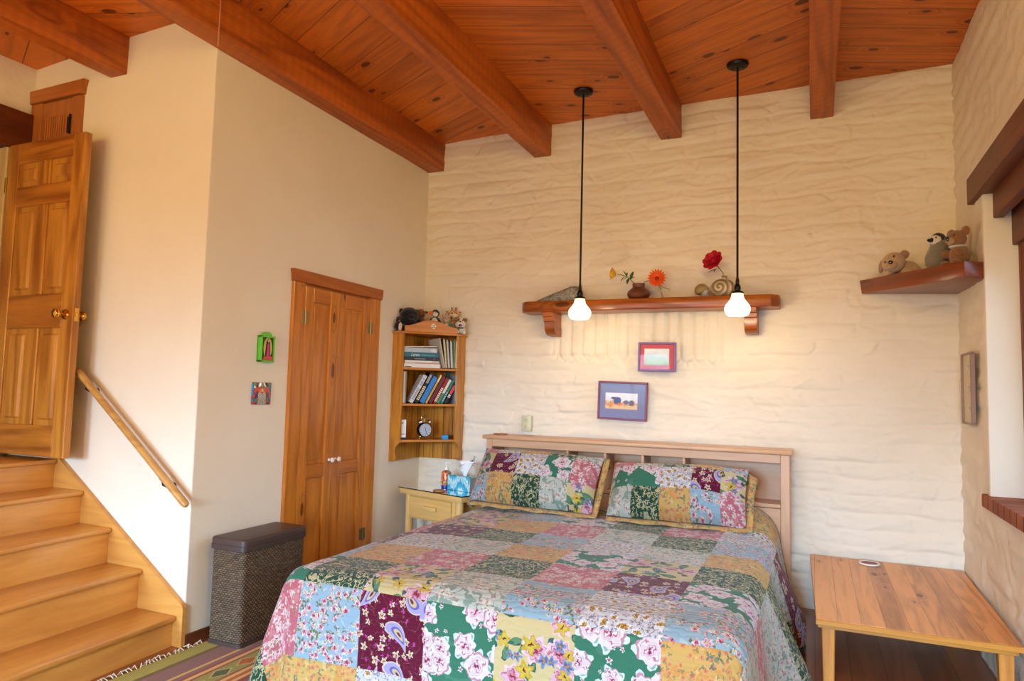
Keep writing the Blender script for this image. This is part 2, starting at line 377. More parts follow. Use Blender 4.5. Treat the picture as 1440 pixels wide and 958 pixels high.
# --- quilt fabrics: printed cottons, all drawn in cloth metres (UV)
def fabric(name, bg, layers, seed=0):
    g = G(name); uv = g.coord('UV')
    nz = g.noise(uv, 40, 2, .5, out='Color')
    uvd = g.vm('ADD', uv, g.vm('SCALE', g.vm('SUBTRACT', nz, (.5, .5, .5)), .018))
    col = bg
    for li, L in enumerate(layers):
        k = L[0]
        so = (seed*3.7+li*1.31+.17, seed*2.3+li*2.77+.4, 0)
        if k == 'flower':      # scale, R, petals, depth, density, ramp stops
            _, sc, R, npet, dep, dens, stops = L[:7]
            if len(L) > 7 and L[7]: so = (seed*3.7+(li-1)*1.31+.17, seed*2.3+(li-1)*2.77+.4, 0)   # same spots as the layer below
            p = g.vm('ADD', uvd, so)
            vo = g.voro(p, sc, rand=.8)
            loc = g.vm('SCALE', g.vm('SUBTRACT', p, vo.outputs['Position']), sc)
            lx, ly, _z = g.sep(loc)
            r = g.vm('LENGTH', g.comb(lx, ly, 0))
            cr = g.sep(vo.outputs['Color'])
            ang = g.math('ADD', g.math('ARCTAN2', ly, lx), g.math('MULTIPLY', cr[0], 6.28))
            pet = g.math('MULTIPLY', g.math('ADD', g.math('MULTIPLY', g.math('COSINE', g.math('MULTIPLY', ang, npet)), dep), 1-dep),
                         g.math('ADD', R*.72, g.math('MULTIPLY', cr[2], R*.5)))
            f = g.math('DIVIDE', r, pet)
            m = g.math('MULTIPLY', g.math('LESS_THAN', f, 1), g.math('GREATER_THAN', pet, .01))
            m = g.math('MULTIPLY', m, g.math('LESS_THAN', cr[1], dens))
            if len(L) > 8: m = g.math('MULTIPLY', m, g.math('GREATER_THAN', g.noise(uv, L[8], 1, .5), .43))     # grouped in sprays
            swirl = g.math('ADD', f, g.math('MULTIPLY', g.math('SINE', g.math('ADD', g.math('MULTIPLY', ang, 2), g.math('MULTIPLY', f, 9))), .12))
            col = g.mix(m, col, g.ramp(swirl, stops, 'CONSTANT'))
        elif k == 'vine':      # scale, repeats, width, colour
            _, sc, rep, wd, c = L
            n = g.noise(g.vm('ADD', uv, so), sc, 1.5, .5, .6)
            fr = g.math('ABSOLUTE', g.math('SUBTRACT', g.math('FRACT', g.math('MULTIPLY', n, rep)), .5))
            col = g.mix(g.math('LESS_THAN', fr, wd), col, c)
        elif k == 'blob':      # scale, threshold, colour
            _, sc, th, c = L
            n = g.noise(g.vm('ADD', uv, so), sc, 2, .6, .4)
            col = g.mix(g.math('GREATER_THAN', n, th), col, c)
        elif k == 'paisley':
            _, sc, dens, stops = L
            p = g.vm('ADD', uv, so)
            vo = g.voro(p, sc, rand=.6)
            loc = g.vm('SCALE', g.vm('SUBTRACT', p, vo.outputs['Position']), sc)
            lx, ly, _z = g.sep(loc); cr = g.sep(vo.outputs['Color'])
            a = g.math('MULTIPLY', cr[0], 6.28); ca, sa = g.math('COSINE', a), g.math('SINE', a)
            x = g.math('SUBTRACT', g.math('MULTIPLY', lx, ca), g.math('MULTIPLY', ly, sa))
            y = g.math('MULTIPLY', g.math('ADD', g.math('MULTIPLY', lx, sa), g.math('MULTIPLY', ly, ca)), 2.3)
            x = g.math('MULTIPLY', x, 2.3)
            xx = g.math('SUBTRACT', x, g.math('MULTIPLY', g.math('MULTIPLY', y, y), .35))
            w = g.math('SUBTRACT', .40, g.math('MULTIPLY', y, .30))
            f = g.vm('LENGTH', g.comb(g.math('DIVIDE', xx, w), y, 0))
            m = g.math('MULTIPLY', g.math('LESS_THAN', f, 1), g.math('LESS_THAN', cr[1], dens))
            m = g.math('MULTIPLY', m, g.math('LESS_THAN', g.math('ABSOLUTE', y), .99))
            col = g.mix(m, col, g.ramp(f, stops, 'CONSTANT'))
    wv = g.node('ShaderNodeTexWave', {'Vector': uv, 'Scale': 11, 'Distortion': 6, 'Detail': 1, 'Detail Scale': 1.6}, wave_type='BANDS', bands_direction='Y').outputs['Fac']
    h = g.math('POWER', wv, .4)
    weave = g.noise(uv, 900, 1)
    hs = g.node('ShaderNodeHueSaturation', {'Saturation': 1.02, 'Value': .56, 'Color': col}); col = hs.outputs[0]
    return g.bsdf(col, .9, g.bump(g.math('ADD', h, g.math('MULTIPLY', weave, .1)), .35, .006), .1, sheen=.15)

WH, CR = S(236, 236, 236), S(226, 212, 168)
ROSE = [(0, S(150, 50, 86)), (.10, S(214, 140, 164)), (.2, WH), (.30, S(196, 104, 136)), (.36, S(236, 214, 222)), (.5, WH), (.57, S(206, 130, 156)), (.62, S(240, 226, 232)), (.82, WH), (.92, S(206, 150, 170))]
LEAFW = [(0, S(206, 226, 218)), (.5, WH), (.66, S(150, 192, 176)), (.74, S(222, 236, 230))]
SPRIG = [(0, S(160, 66, 90)), (.3, S(212, 140, 158)), (.6, S(236, 222, 222)), (.88, S(196, 150, 160))]
FB = {
 'A': fabric('burgundy_paisley', S(108, 24, 54), [('vine', 24, 3, .012, S(176, 130, 130)), ('flower', 21, .36, 5, .25, .7, [(0, S(150, 60, 90)), (.3, S(226, 206, 160)), (.6, S(196, 160, 130)), (.7, S(236, 226, 200))]), ('flower', 34, .24, 4, .2, .35, [(0, S(210, 60, 150)), (.6, S(190, 80, 170))]),
       ('paisley', 6.2, .7, [(0, S(120, 50, 90)), (.18, S(214, 196, 150)), (.42, S(120, 110, 186)), (.58, S(180, 172, 220)), (.9, S(226, 210, 190))])], 1),
 'G': fabric('green_rose_print', S(66, 130, 104), [('blob', 9, .62, S(80, 142, 116)), ('flower', 9.6, .62, 4, .3, .95, LEAFW), ('flower', 9.6, .50, 7, .08, .95, ROSE, 1), ('flower', 24, .26, 5, .3, .3, [(0, S(190, 80, 110)), (.5, WH)])], 2),
 'V': fabric('dark_green_scroll', S(46, 84, 66), [('vine', 30, 3.4, .12, S(202, 194, 150)), ('flower', 40, .36, 4, .4, .7, [(0, S(30, 50, 44)), (.4, S(216, 208, 166))])], 3),
 'Y': fabric('gold_floral', S(224, 186, 112), [('blob', 17, .54, S(226, 168, 96)), ('blob', 24, .62, S(232, 204, 140)), ('flower', 30, .50, 5, .2, .7, [(0, S(206, 124, 90)), (.3, S(226, 160, 112)), (.7, S(232, 184, 124))]), ('flower', 25, .48, 3, .55, .42, [(0, S(104, 124, 118)), (.5, S(136, 146, 112))]), ('flower', 44, .36, 3, .5, .4, [(0, S(120, 134, 110)), (.6, S(150, 150, 110))])], 4),
 'B': fabric('pale_blue_sprig', S(160, 192, 210), [('blob', 26, .60, S(190, 206, 210)), ('flower', 24, .52, 3, .6, .8, [(0, S(116, 116, 82)), (.6, S(150, 146, 104))], 0, 9), ('flower', 27, .50, 5, .18, .8, SPRIG, 0, 9), ('flower', 36, .36, 5, .3, .5, [(0, S(206, 160, 90)), (.5, S(238, 228, 206))], 0, 9), ('flower', 44, .3, 3, .5, .25, [(0, S(120, 130, 110)), (.6, S(150, 150, 120))])], 5),
 'P': fabric('pink_floral', S(206, 112, 128), [('blob', 15, .54, S(220, 140, 150)), ('flower', 22, .5, 6, .22, .7, [(0, S(180, 80, 104)), (.25, S(240, 222, 218)), (.6, S(226, 170, 176)), (.8, S(240, 222, 218))]), ('flower', 34, .4, 3, .6, .5, [(0, S(136, 128, 98)), (.5, S(180, 160, 120))]), ('flower', 46, .3, 5, .3, .4, [(0, S(226, 206, 190)), (.6, S(240, 226, 214))])], 6),
 'W': fabric('white_daisy', S(218, 217, 222), [('vine', 40, 2.8, .09, S(150, 142, 160)), ('flower', 19, .56, 7, .14, 1.0, [(0, S(150, 104, 50)), (.16, S(206, 160, 66)), (.36, S(120, 100, 90)), (.42, S(238, 236, 236)), (.84, S(128, 120, 140)), (.92, S(224, 222, 228))]), ('flower', 36, .3, 4, .3, .5, [(0, S(170, 130, 60)), (.4, S(140, 130, 150)), (.6, S(226, 224, 230))])], 7),
 'C': fabric('cream_garden', S(222, 204, 150), [('flower', 7.5, .62, 3, .6, .9, [(0, S(70, 116, 90)), (.45, S(104, 146, 112)), (.85, S(62, 96, 80))]), ('flower', 11, .42, 2, .6, .5, [(0, S(60, 92, 84)), (.6, S(84, 110, 110))]), ('flower', 9, .50, 8, .14, .6, [(0, S(150, 60, 84)), (.18, S(222, 150, 166)), (.34, S(190, 96, 124)), (.44, S(232, 190, 200)), (.7, S(206, 130, 150)), (.8, S(238, 210, 214))]), ('flower', 13, .42, 5, .25, .35, [(0, S(120, 44, 44)), (.25, S(222, 196, 84)), (.7, S(206, 176, 66))]), ('flower', 15, .36, 5, .25, .3, [(0, S(200, 150, 60)), (.3, S(96, 110, 160)), (.6, S(140, 156, 190))])], 8),
 'S': fabric('seafoam_vine', S(202, 210, 198), [('vine', 16, 3, .1, S(150, 162, 146)), ('blob', 14, .6, S(146, 174, 160)), ('flower', 18, .52, 7, .18, .8, [(0, S(180, 150, 124)), (.25, S(230, 226, 214)), (.62, S(170, 160, 138)), (.72, S(226, 222, 212))]), ('flower', 30, .3, 4, .4, .4, [(0, S(190, 110, 126)), (.6, S(220, 180, 184))])], 9),
 'K': fabric('binding_green', S(44, 62, 54), [], 10),
}
FKEYS = list(FB); FMATS = [FB[k] for k in FKEYS]; FI = {k: i for i, k in enumerate(FKEYS)}

# ---------------------------------------------------------------- shell
bm = BM(); bx(bm, XF-1.5, XR+.6, YR-.2, YB+.2, -.06, 0); mk('floor', bm, m_floor, kind='structure')
# ceiling: sloping a little upwards to the right, boards laid in alternating diagonals bay by bay
bm = BM()
cuts = sorted({x for x, _ in CP} | {-3.73, -2.88, -1.926, -.932, .0625})
for x0, x1 in zip(cuts, cuts[1:]):
    xm = (x0+x1)/2
    bay = 0 if xm < -3.73 else 1 if xm < -2.88 else 0 if xm < -1.926 else 1 if xm < -.932 else 0 if xm < .0625 else 1
    vs = [bm.verts.new((x, y, ceil_z(x)+dz)) for dz in (0, .08) for x, y in ((x0, YR-.2), (x1, YR-.2), (x1, YB+.15), (x0, YB+.15))]
    for q in ((0,1,2,3), (7,6,5,4), (0,4,5,1), (1,5,6,2), (2,6,7,3), (3,7,4,0)):
        f = bm.faces.new([vs[i] for i in q]); f.material_index = bay
mk('ceiling', bm, m_ceil, kind='structure', smooth=False)
# beams
def beam(x0, x1, y0, y1, z0, lab):
    bm = BM(); n = 22
    zt = ceil_z((x0+x1)/2)+.03
    bx(bm, x0, x1, y0, y1, z0, zt, .006, 2)
    bmesh.ops.subdivide_edges(bm, edges=[e for e in bm.edges if abs((e.verts[0].co-e.verts[1].co).y) > 1], cuts=n)
    for v in bm.verts:
        v.co.x += .004*noise.noise(Vector((v.co.y*2.3, v.co.z*3, x0))); v.co.z += .004*noise.noise(Vector((v.co.y*2.1+9, x0, v.co.x*3)))*(v.co.z < zt-.05)
    return mk('ceiling_beam', bm, m_beam, kind='structure', label=lab)
beam(-3.80, -3.66, YR-.1, YS+.02, 3.127, 'rough-sawn timber beam above the open door and stairs')
beam(XL, -2.805, YR-.1, YB+.02, 3.151, 'long timber beam running along the top of the closet wall')
beam(-1.995, -1.857, YR-.1, YB+.02, 3.172, 'timber beam between the closet wall beam and the left pendant lamp')
beam(-1.007, -.858, YR-.1, YB+.02, 3.189, 'knotty timber beam between the two pendant lamps')
beam(-.008, .133, YR-.1, YB+.02, 3.206, 'timber beam closest to the window wall')

# adobe walls: courses of slumped blocks under thick plaster
def adobe_h(a, z, sd):
    N = noise.noise
    w = N(Vector((a*.9, z*1.4, sd))); w2 = N(Vector((a*2.6, z*5.5, sd+5))); w3 = N(Vector((a*6.5, z*13, sd+7)))
    zz = z + .045*w + .020*w2 + .007*w3
    c = zz/.108; k = math.floor(c); fr = c-k
    q = (a + .13*w2 + .03*w3 + k*.217 + .09*math.sin(k*4.7))/.37; i = math.floor(q); fx = q-i
    r1 = .5+.5*math.sin(i*12.99+k*78.23+sd*3.1); r1 = (r1*437.58) % 1; r2 = (r1*97.13) % 1
    dz = min(fr, 1-fr)*.108; dx = min(fx, 1-fx)*.37*1.3 + (.03 if r2 > .45 else 0)
    d = min(dz, dx)
    pil = (1-math.exp(-d/.011))*(.25+.75*r1)
    lip = (1-fr)*.55*pil                                   # each block slumps towards its lower edge
    n1 = N(Vector((a*3.4+.8*w2, z*10+1.2*w, sd+2))); n2 = N(Vector((a*10, z*27, sd+4))); n3 = N(Vector((a*24, z*50, sd+6)))
    rid = (1-abs(N(Vector((a*3.1+w2, z*9.5+.9*w2, sd+12)))))**9
    return .0105*(pil+lip) + .0080*n1 + .0060*rid + .0040*n2 + .0012*n3 + .006*w
def groove_h(x, z):
    # finger-drawn flutes in the plaster under the shelf
    if not (-1.80 < x < -.56 and 1.53 < z < 1.95): return 0
    p = .0905; q = (x+1.765)/p; i = math.floor(q); fr = q-i
    i = max(0, min(12, i))
    zb = 1.585+.018*noise.noise(Vector((i*1.9, 3, 1))) - .02*(i > 8)
    if z < zb-.02: return 0
    xx = abs(fr-.5)/.5
    # rounded U outline
    dz = (z-zb)/.045
    lim = 1 if dz > 1 else math.sqrt(max(0, 1-(1-max(dz, 0))**2))
    e = lim*.86-xx
    edge = math.exp(-(e/.13)**2)
    st = .5+.5*noise.noise(Vector((i*2.3, z*3, 7)))
    return -.022*edge*(.6+.8*st)
def grid_wall(name, fn, a0, a1, z0, z1, step, mat, hole=None, **kw):
    na, nz = int((a1-a0)/step)+1, int((z1-z0)/step)+1
    A = np.linspace(a0, a1, na); Z = np.linspace(z0, z1, nz)
    if hole:
        for arr, vals in ((A, hole[:2]), (Z, hole[2:])):
            for v in vals: arr[np.argmin(abs(arr-v))] = v
    co = np.empty((nz*na, 3)); k = 0
    for z in Z:
        for a in A:
            co[k] = fn(a, z); k += 1
    idx = np.arange(nz*na).reshape(nz, na)
    q = np.stack([idx[:-1, :-1], idx[:-1, 1:], idx[1:, 1:], idx[1:, :-1]], -1)
    if hole:
        ca = (A[:-1]+A[1:])/2; cz = (Z[:-1]+Z[1:])/2
        inside = ((cz[:, None] > hole[2]) & (cz[:, None] < hole[3]) & (ca[None] > hole[0]) & (ca[None] < hole[1]))
        q = q[~inside]
    q = q.reshape(-1, 4)
    me = bpy.data.meshes.new(name); me.from_pydata(co.tolist(), [], q.tolist()); me.materials.append(mat)
    me.polygons.foreach_set('use_smooth', [True]*len(me.polygons)); me.update()
    o = bpy.data.objects.new(name, me); COL.objects.link(o); return props(o, **kw)
grid_wall('wall_back', lambda x, z: (x, YB-adobe_h(x, z, 0)-groove_h(x, z)+.012, z), XL-.03, XR+.06, -.02, 3.5, .009, m_adobe, kind='structure')
WIN = (2.62, 4.17, .86, 2.43)
grid_wall('wall_right', lambda y, z: (XR-adobe_h(y+40, z, 3)*(.35 if (WIN[0]-.03 < y < WIN[1]+.03 and WIN[2]-.03 < z < WIN[3]+.03) else 1)+.008, y, z), YR-.1, YB+.04, -.02, 3.5, .021, m_adobe, hole=WIN, kind='structure')
bm = BM(); bx(bm, XL-.12, XL, YS+.003, YB+.1, -.02, 3.5); mk('wall_left', bm, m_wall, kind='structure', smooth=False)
bm = BM(); bx(bm, XF-.1, XL-.002, YS, YS+.1, -.02, 3.5); mk('wall_stair', bm, m_wall, kind='structure', smooth=False)
# far left wall with the doorway at the top of the stairs
DY0, DY1, DZ0, DZ1 = 1.78, 2.5, .885, 2.75
def fl(y, z): return (XF+adobe_h(y+70, z, 6)*.7-.01, y, z)
grid_wall('wall_far_left', fl, YR-.1, YS+.02, -.02, 3.5, .03, m_adobe, hole=(DY0, DY1, DZ0, DZ1), kind='structure')
bm = BM(); bx(bm, XF-1.4, XF-.01, 1.0, 1.1, .8, 3.3); bx(bm, XF-1.4, XF-1.3, 1.0, 3.0, .8, 3.3); bx(bm, XF-1.4, XF-.01, 2.9, 3.0, .8, 3.3)
bx(bm, XF-1.4, XF-.01, 1.0, 3.0, 2.95, 3.05); bx(bm, XF-1.4, XF-.01, 1.0, 3.0, .8, .885)
mk('wall_hallway', bm, m_wall, kind='structure', smooth=False)
bm = BM(); W1 = (-4.3, -2.7, .9, 2.35); W2 = (-1.3, .3, .9, 2.35)
for z0, z1 in ((-.02, .9), (2.35, 3.5)): bx(bm, XF-.1, XR+.1, YR-.1, YR, z0, z1)
for x0, x1 in ((XF-.1, -4.3), (-2.7, -1.3), (.3, XR+.1)): bx(bm, x0, x1, YR-.1, YR, .9, 2.35)
mk('wall_rear', bm, m_wall, kind='structure', smooth=False)
bm = BM(); bx(bm, XL, XL+.014, YS+.004, 3.32, 0, .055, .003); bx(bm, XL, XL+.014, 4.245, YB, 0, .055, .003)
mk('baseboard_left', bm, m_basebd, kind='structure')
# ---------------------------------------------------------------- windows
w1 = thing('window_1', None, None, (XR, 3.4, .86), kind='structure')
bm = BM()   # smooth white reveal around the deep opening
DX = .30
y0, y1, z0, z1 = WIN
bx(bm, XR-.004, XR+DX, y1, y1+.05, z0-.02, z1+.02, .008, 2); bx(bm, XR-.004, XR+DX, y0-.05, y0, z0-.02, z1+.02, .008, 2)
mk('window_reveal', bm, m_white, w1, kind='structure')
bm = BM(); bx(bm, XR-.035, XR+.06, 2.35, 4.385, 2.415, 2.56, .006, 2); mk('window_lintel', bm, m_dark, w1, kind='structure')
bm = BM(); bx(bm, .852, .90, y0, y1, 2.285, 2.44, .004); mk('window_lintel', bm, m_dark, w1, kind='structure')
bm = BM(); bx(bm, .93, 1.1, y0, y1, 2.14, 2.45, .004); mk('window_lintel', bm, m_dark, w1, kind='structure')
bm = BM()
for ya, yb in ((y1-.045, y1), (y0, y0+.045), (3.37, 3.42)): bx(bm, .955, 1.0, ya, yb, z0, 2.15, .004)
for za, zb in ((z0, z0+.045), (2.10, 2.15)): bx(bm, .958, .998, y0, y1, za, zb, .004)
mk('window_frame', bm, m_darkz, w1, kind='structure')
bm = BM(); bx(bm, .972, .976, y0+.04, y1-.04, z0+.04, 2.11); mk('window_pane', bm, m_glass, w1, kind='structure')
bm = BM(); bx(bm, XR-.022, .96, 2.5, 4.275, .805, .872, .006, 2); mk('window_sill', bm, m_brick, w1, kind='structure')
for i, (x0, x1, z0, z1) in enumerate((W1, W2)):
    w = thing('window_%d' % (i+2), None, None, ((x0+x1)/2, YR, z0), kind='structure')
    bm = BM()
    for a, b in ((x0, x0+.05), (x1-.05, x1), ((x0+x1)/2-.025, (x0+x1)/2+.025)): bx(bm, a, b, YR-.08, YR-.03, z0, z1, .004)
    for a, b in ((z0, z0+.05), (z1-.05, z1)): bx(bm, x0, x1, YR-.077, YR-.033, a, b, .004)
    mk('window_frame', bm, m_darkz, w, kind='structure')
    bm = BM(); bx(bm, x0, x1, YR-.06, YR-.056, z0, z1); mk('window_pane', bm, m_glass, w, kind='structure')

# ---------------------------------------------------------------- closet double door
MX = Matrix(((0,0,1,0),(1,0,0,0),(0,1,0,0),(0,0,0,1)))      # local x,y,z -> world Y,Z,X
d1 = thing('door_1', 'knotty pine double closet door with white knobs beside the corner bookcase', 'door', (XL, 3.78, 0), kind='structure')
bm = BM(); bx(bm, XL-.01, XL+.022, 3.318, 3.425, 0, 1.995, .004); mk('door_casing', bm, m_closetz, d1, kind='structure')
bm = BM(); bx(bm, XL-.01, XL+.022, 4.128, 4.247, 0, 1.99, .004); mk('door_casing', bm, m_closetz, d1, kind='structure')
bm = BM()
M = Matrix.Translation((XL-.008, 0, 0)) @ MX
prism(bm, [(3.312, 1.985), (4.250, 1.985), (4.252, 2.02), (4.262, 2.062), (3.300, 2.062), (3.310, 2.02)], M, .042, bev=.003)
mk('door_head', bm, m_casing, d1, kind='structure')
bm = BM(); bx(bm, XL-.005, XL+.002, 3.42, 4.13, 0, 1.985); mk('door_jamb', bm, m_casing, d1, kind='structure')
def panel_door_leaf(parent, axis, a0, a1, z0, z1, t0, t1, stile, rails, mats, mull=None):
    """frame-and-panel leaf: rails are (za, zb) bands; panels fill between. axis 'Y' (faces +X) or 'X' (faces -Y)."""
    mz, mr = mats
    def B(bm, a, b, za, zb, d0, d1, bev=.004):
        if axis == 'Y': bx(bm, t0+d0, t1+d1, a, b, za, zb, bev)
        else: bx(bm, a, b, t0+d0, t1+d1, za, zb, bev)
    s = 1 if axis == 'Y' else -1
    bm = BM(); B(bm, a0, a0+stile, z0, z1, 0, 0); B(bm, a1-stile, a1, z0, z1, 0, 0)
    cols = [(a0+stile, a1-stile)]
    if mull:
        cols = [(a0+stile, mull[0]), (mull[1], a1-stile)]
        for (r0, r1), (r2, r3) in zip(rails, rails[1:]): B(bm, mull[0], mull[1], r1, r2, 0, 0)
    leaf = mk('door_leaf', bm, mz, parent, kind='structure')
    bm = BM()
    for za, zb in rails: B(bm, a0+stile, a1-stile, za, zb, -.0005*(s > 0), 0 if s > 0 else .0005)
    mk('rail', bm, mr, leaf)
    bm = BM()
    for (r0, r1), (r2, r3) in zip(rails, rails[1:]):
        for ca, cb in cols:
            B(bm, ca, cb, r1, r2, .001 if s > 0 else .012, -.013 if s > 0 else -.009, 0)
            if mull: B(bm, ca+.03, cb-.03, r1+.03, r2-.03, .001, -.001, .012)
            else: B(bm, ca+.022, cb-.022, r1+.022, r2-.022, .004, -.0095, .003)
    mk('panel', bm, mz, leaf)
    return leaf
leaves = []
for a0, a1 in ((3.428, 3.754), (3.757, 4.125)):
    lf = panel_door_leaf(d1, 'Y', a0, a1, .02, 1.972, XL+.001, XL+.021, .078, [(.02, .14), (.752, .842), (1.874, 1.972)], (m_closetz, m_closety))
    leaves.append(lf)
def knob_bm(M, r=.016, L=.04):
    bm = BM(); lathe(bm, [(r*.55, 0), (r*.6, L*.1), (r*.38, L*.25), (r*.36, L*.45), (r*.8, L*.6), (r, L*.78), (r*.85, L*.95), (r*.4, L), (0, L*1.01)], (0,0,0), 20, M); return bm
for lf, y in zip(leaves, (3.722, 3.79)):
    mk('knob', knob_bm(Matrix.Translation((XL+.02, y, .857)) @ MX, .017, .04), m_porc, lf, label='white porcelain knob')
for lf, y, zs in ((leaves[0], 3.428, (1.77, .30)), (leaves[1], 4.126, (1.765, .305))):
    for z in zs:
        bm = BM(); bx(bm, XL+.0205, XL+.0235, y-.034, y+.034, z-.04, z+.04, .001); tube(bm, [(XL+.026, y, z-.043), (XL+.026, y, z+.043)], .006, 10)
        for dy in (-.022, .022):
            for dz in (-.026, 0, .026): ell(bm, (XL+.0235, y+dy, z+dz), (.002, .004, .004), sub=1)
        mk('hinge', bm, m_abrass, lf)

# ---------------------------------------------------------------- small fluted cabinet door high on the stair wall
d3 = thing('door_3', 'small fluted cabinet door behind the open panel door at the stair top', 'cabinet door', (-4.25, YS, .9), kind='structure')
MXZ = Matrix(((1,0,0,0),(0,0,-1,0),(0,1,0,0),(0,0,0,1)))    # local x,y,z -> world X,Z,-Y
bm = BM(); prism(bm, [(-4.492, 3.055), (-4.012, 3.06), (-4.008, 3.10), (-3.992, 3.146), (-4.5, 3.14)], Matrix.Translation((0, YS+.01, 0)) @ MXZ, .045, bev=.003)
mk('door_head', bm, m_casingx, d3, kind='structure')
bm = BM(); bx(bm, -4.49, -4.385, YS-.024, YS+.01, .9, 3.055, .004); bx(bm, -4.10, -4.02, YS-.024, YS+.01, .9, 3.055, .004)
mk('door_casing', bm, m_casingz, d3, kind='structure')
bm = BM(); bx(bm, -4.384, -4.101, YS-.018, YS+.005, .92, 3.05, .003); lf = mk('door_leaf', bm, m_casingz, d3, kind='structure')
bm = BM()
for i in range(9):
    x = -4.345+i*.021; bx(bm, x, x+.012, YS-.026, YS-.015, 1.6, 2.955, .004)
mk('flute', bm, m_casingz, lf)
bm = BM(); bx(bm, -4.128, -4.10, YS-.03, YS-.018, 2.83, 2.93, .002); tube(bm, [(-4.10, YS-.03, 2.82), (-4.10, YS-.03, 2.94)], .007, 8)
mk('hinge', bm, m_blackmetal, lf, label='black iron hinge')

# ---------------------------------------------------------------- open six-panel door
d2 = thing('door_2', 'honey coloured six-panel wooden door standing open at the stair top', 'door', (-4.45, 2.525, .905), kind='structure')
PX0, PX1, PY0, PY1 = -4.455, -3.765, 2.503, 2.545
lf = panel_door_leaf(d2, 'X', PX0, PX1, .907, 2.747, PY0, PY1, .1, [(.907, 1.08), (1.63, 1.825), (2.355, 2.475), (2.62, 2.747)], (m_doorz, m_doorx), (-4.162, -4.058))
M = Matrix.Translation((-3.825, PY0, 1.703)) @ Matrix(((1,0,0,0),(0,0,-1,0),(0,-1,0,0),(0,0,0,1)))
for s in (1, -1):
    Mk = Matrix.Translation((-3.825, PY0 if s > 0 else PY1, 1.703)) @ Matrix.Rotation(PI/2*s, 4, 'X')
    bm = BM(); lathe(bm, [(.03, 0), (.03, .004), (.024, .012), (.010, .016), (.010, .03), (.018, .036), (.0265, .046), (.028, .056), (.023, .066), (.012, .071), (0, .072)], (0,0,0), 24, Mk)
    mk('knob', bm, m_brass, lf, label='polished brass knob')
bm = BM(); bx(bm, PX1-.001, PX1+.0025, 2.512, 2.536, 1.665, 1.74, .001); bx(bm, PX1, PX1+.01, 2.517, 2.531, 1.692, 1.714, .003)
mk('latch_plate', bm, m_brass, lf, label='brass latch plate on the door edge')
for z in (1.15, 1.82, 2.5):
    bm = BM(); tube(bm, [(PX0-.004, PY0-.003, z-.045), (PX0-.004, PY0-.003, z+.045)], .007, 8); bx(bm, PX0-.006, PX0, PY0, PY1-.008, z-.043, z+.043); mk('hinge', bm, m_abrass, lf)
# door frame on the far left wall, with its timber lintel
m_jamb = wood('pale_jamb_pine', S(206, 178, 128), S(160, 124, 76), 'Z', contrast=.6, knots=.5, knotscale=(2.5, 3.5), rough=.45)
t4 = thing('trim_1', None, None, (XF, 2.2, .9), kind='structure')
bm = BM(); bx(bm, XF-.1, XF+.03, 2.50, YS-.03, .885, 2.745, .004); bx(bm, XF-.1, XF+.03, 1.66, 1.78, .885, 2.745, .004); mk('door_frame', bm, m_jamb, t4, kind='structure')
bm = BM(); bx(bm, XF-.08, XF+.045, 1.5, YS-.004, 2.748, 2.985, .006, 2); mk('door_lintel', bm, m_dark, t4, kind='structure')

# ---------------------------------------------------------------- stairs
st = thing('staircase', 'honey maple wooden stairs climbing to the open panel door', 'stairs', (-3.5, 2.0, 0), kind='structure')
NX = [-2.975, -3.237, -3.491, -3.737, -3.985]; NZ = [.155, .357, .545, .724, .885]
YT0, YT1 = .5, YS-.03
def shear(bm):
    for v in bm.verts: v.co.x += .06*(YT1-v.co.y)
for i in range(5):
    xb = NX[i+1]-.04 if i < 4 else XF+.001
    bm = BM(); bx(bm, xb, NX[i], YT0, YT1, NZ[i]-.026, NZ[i], .009, 2)
    if i < 4: shear(bm)
    else:
        for v in bm.verts:
            if v.co.x > -4.2: v.co.x += .06*(YT1-v.co.y)
    mk('tread', bm, m_stairy, st, kind='structure')
    bm = BM(); bx(bm, NX[i]-.045, NX[i]-.025, YT0, YT1, (NZ[i-1] if i else 0), NZ[i]-.026); shear(bm)
    mk('riser', bm, m_stairy, st, kind='structure')
bm = BM()
prism(bm, [(-2.938, 0), (-2.938, .197), (-2.955, .218), (-3.99, .895), (-4.06, .932), (-4.06, .5), (-3.2, 0)], Matrix.Translation((0, YS+.001, 0)) @ MXZ, .03, bev=.003)
mk('stair_skirt', bm, m_stairx, st, kind='structure')
bm = BM(); bx(bm, -4.5, -4.055, YS-.012, YS, .885, .93, .003); mk('skirt_return', bm, m_stairx, st, kind='structure')

# ---------------------------------------------------------------- handrail
hr = thing('handrail', 'sloping oak handrail on metal brackets along the stair wall', 'handrail', (-3.36, YS, 1.05))
A, B = Vector((-3.812, 2.582, 1.396)), Vector((-2.904, 2.582, .718)); dr = (B-A).normalized()
bm = BM(); tube(bm, [A, A+dr*.006, A+dr*.02, B-dr*.02, B-dr*.006, B], [.010, .016, .0195, .0195, .016, .010], 16)
mk('rail', bm, m_rail, hr)
for q in (.09, .80):
    p = A+(B-A)*q; bm = BM()
    tube(bm, [p+Vector((0, 0, -.02)), p+Vector((0, .005, -.045)), p+Vector((0, .035, -.06)), Vector((p.x, YS-.004, p.z-.062))], .006, 8)
    lathe(bm, [(.024, 0), (.024, .004), (.012, .008), (0, .008)], (p.x, YS, p.z-.062), 16, Matrix.Rotation(PI/2, 4, 'X'))
    box(bm, p+Vector((0, 0, -.024)), (.05, .016, .004), RY(-math.atan2(dr.z, dr.x)))
    mk('bracket', bm, m_blackmetal, hr, label='dark metal wall bracket')

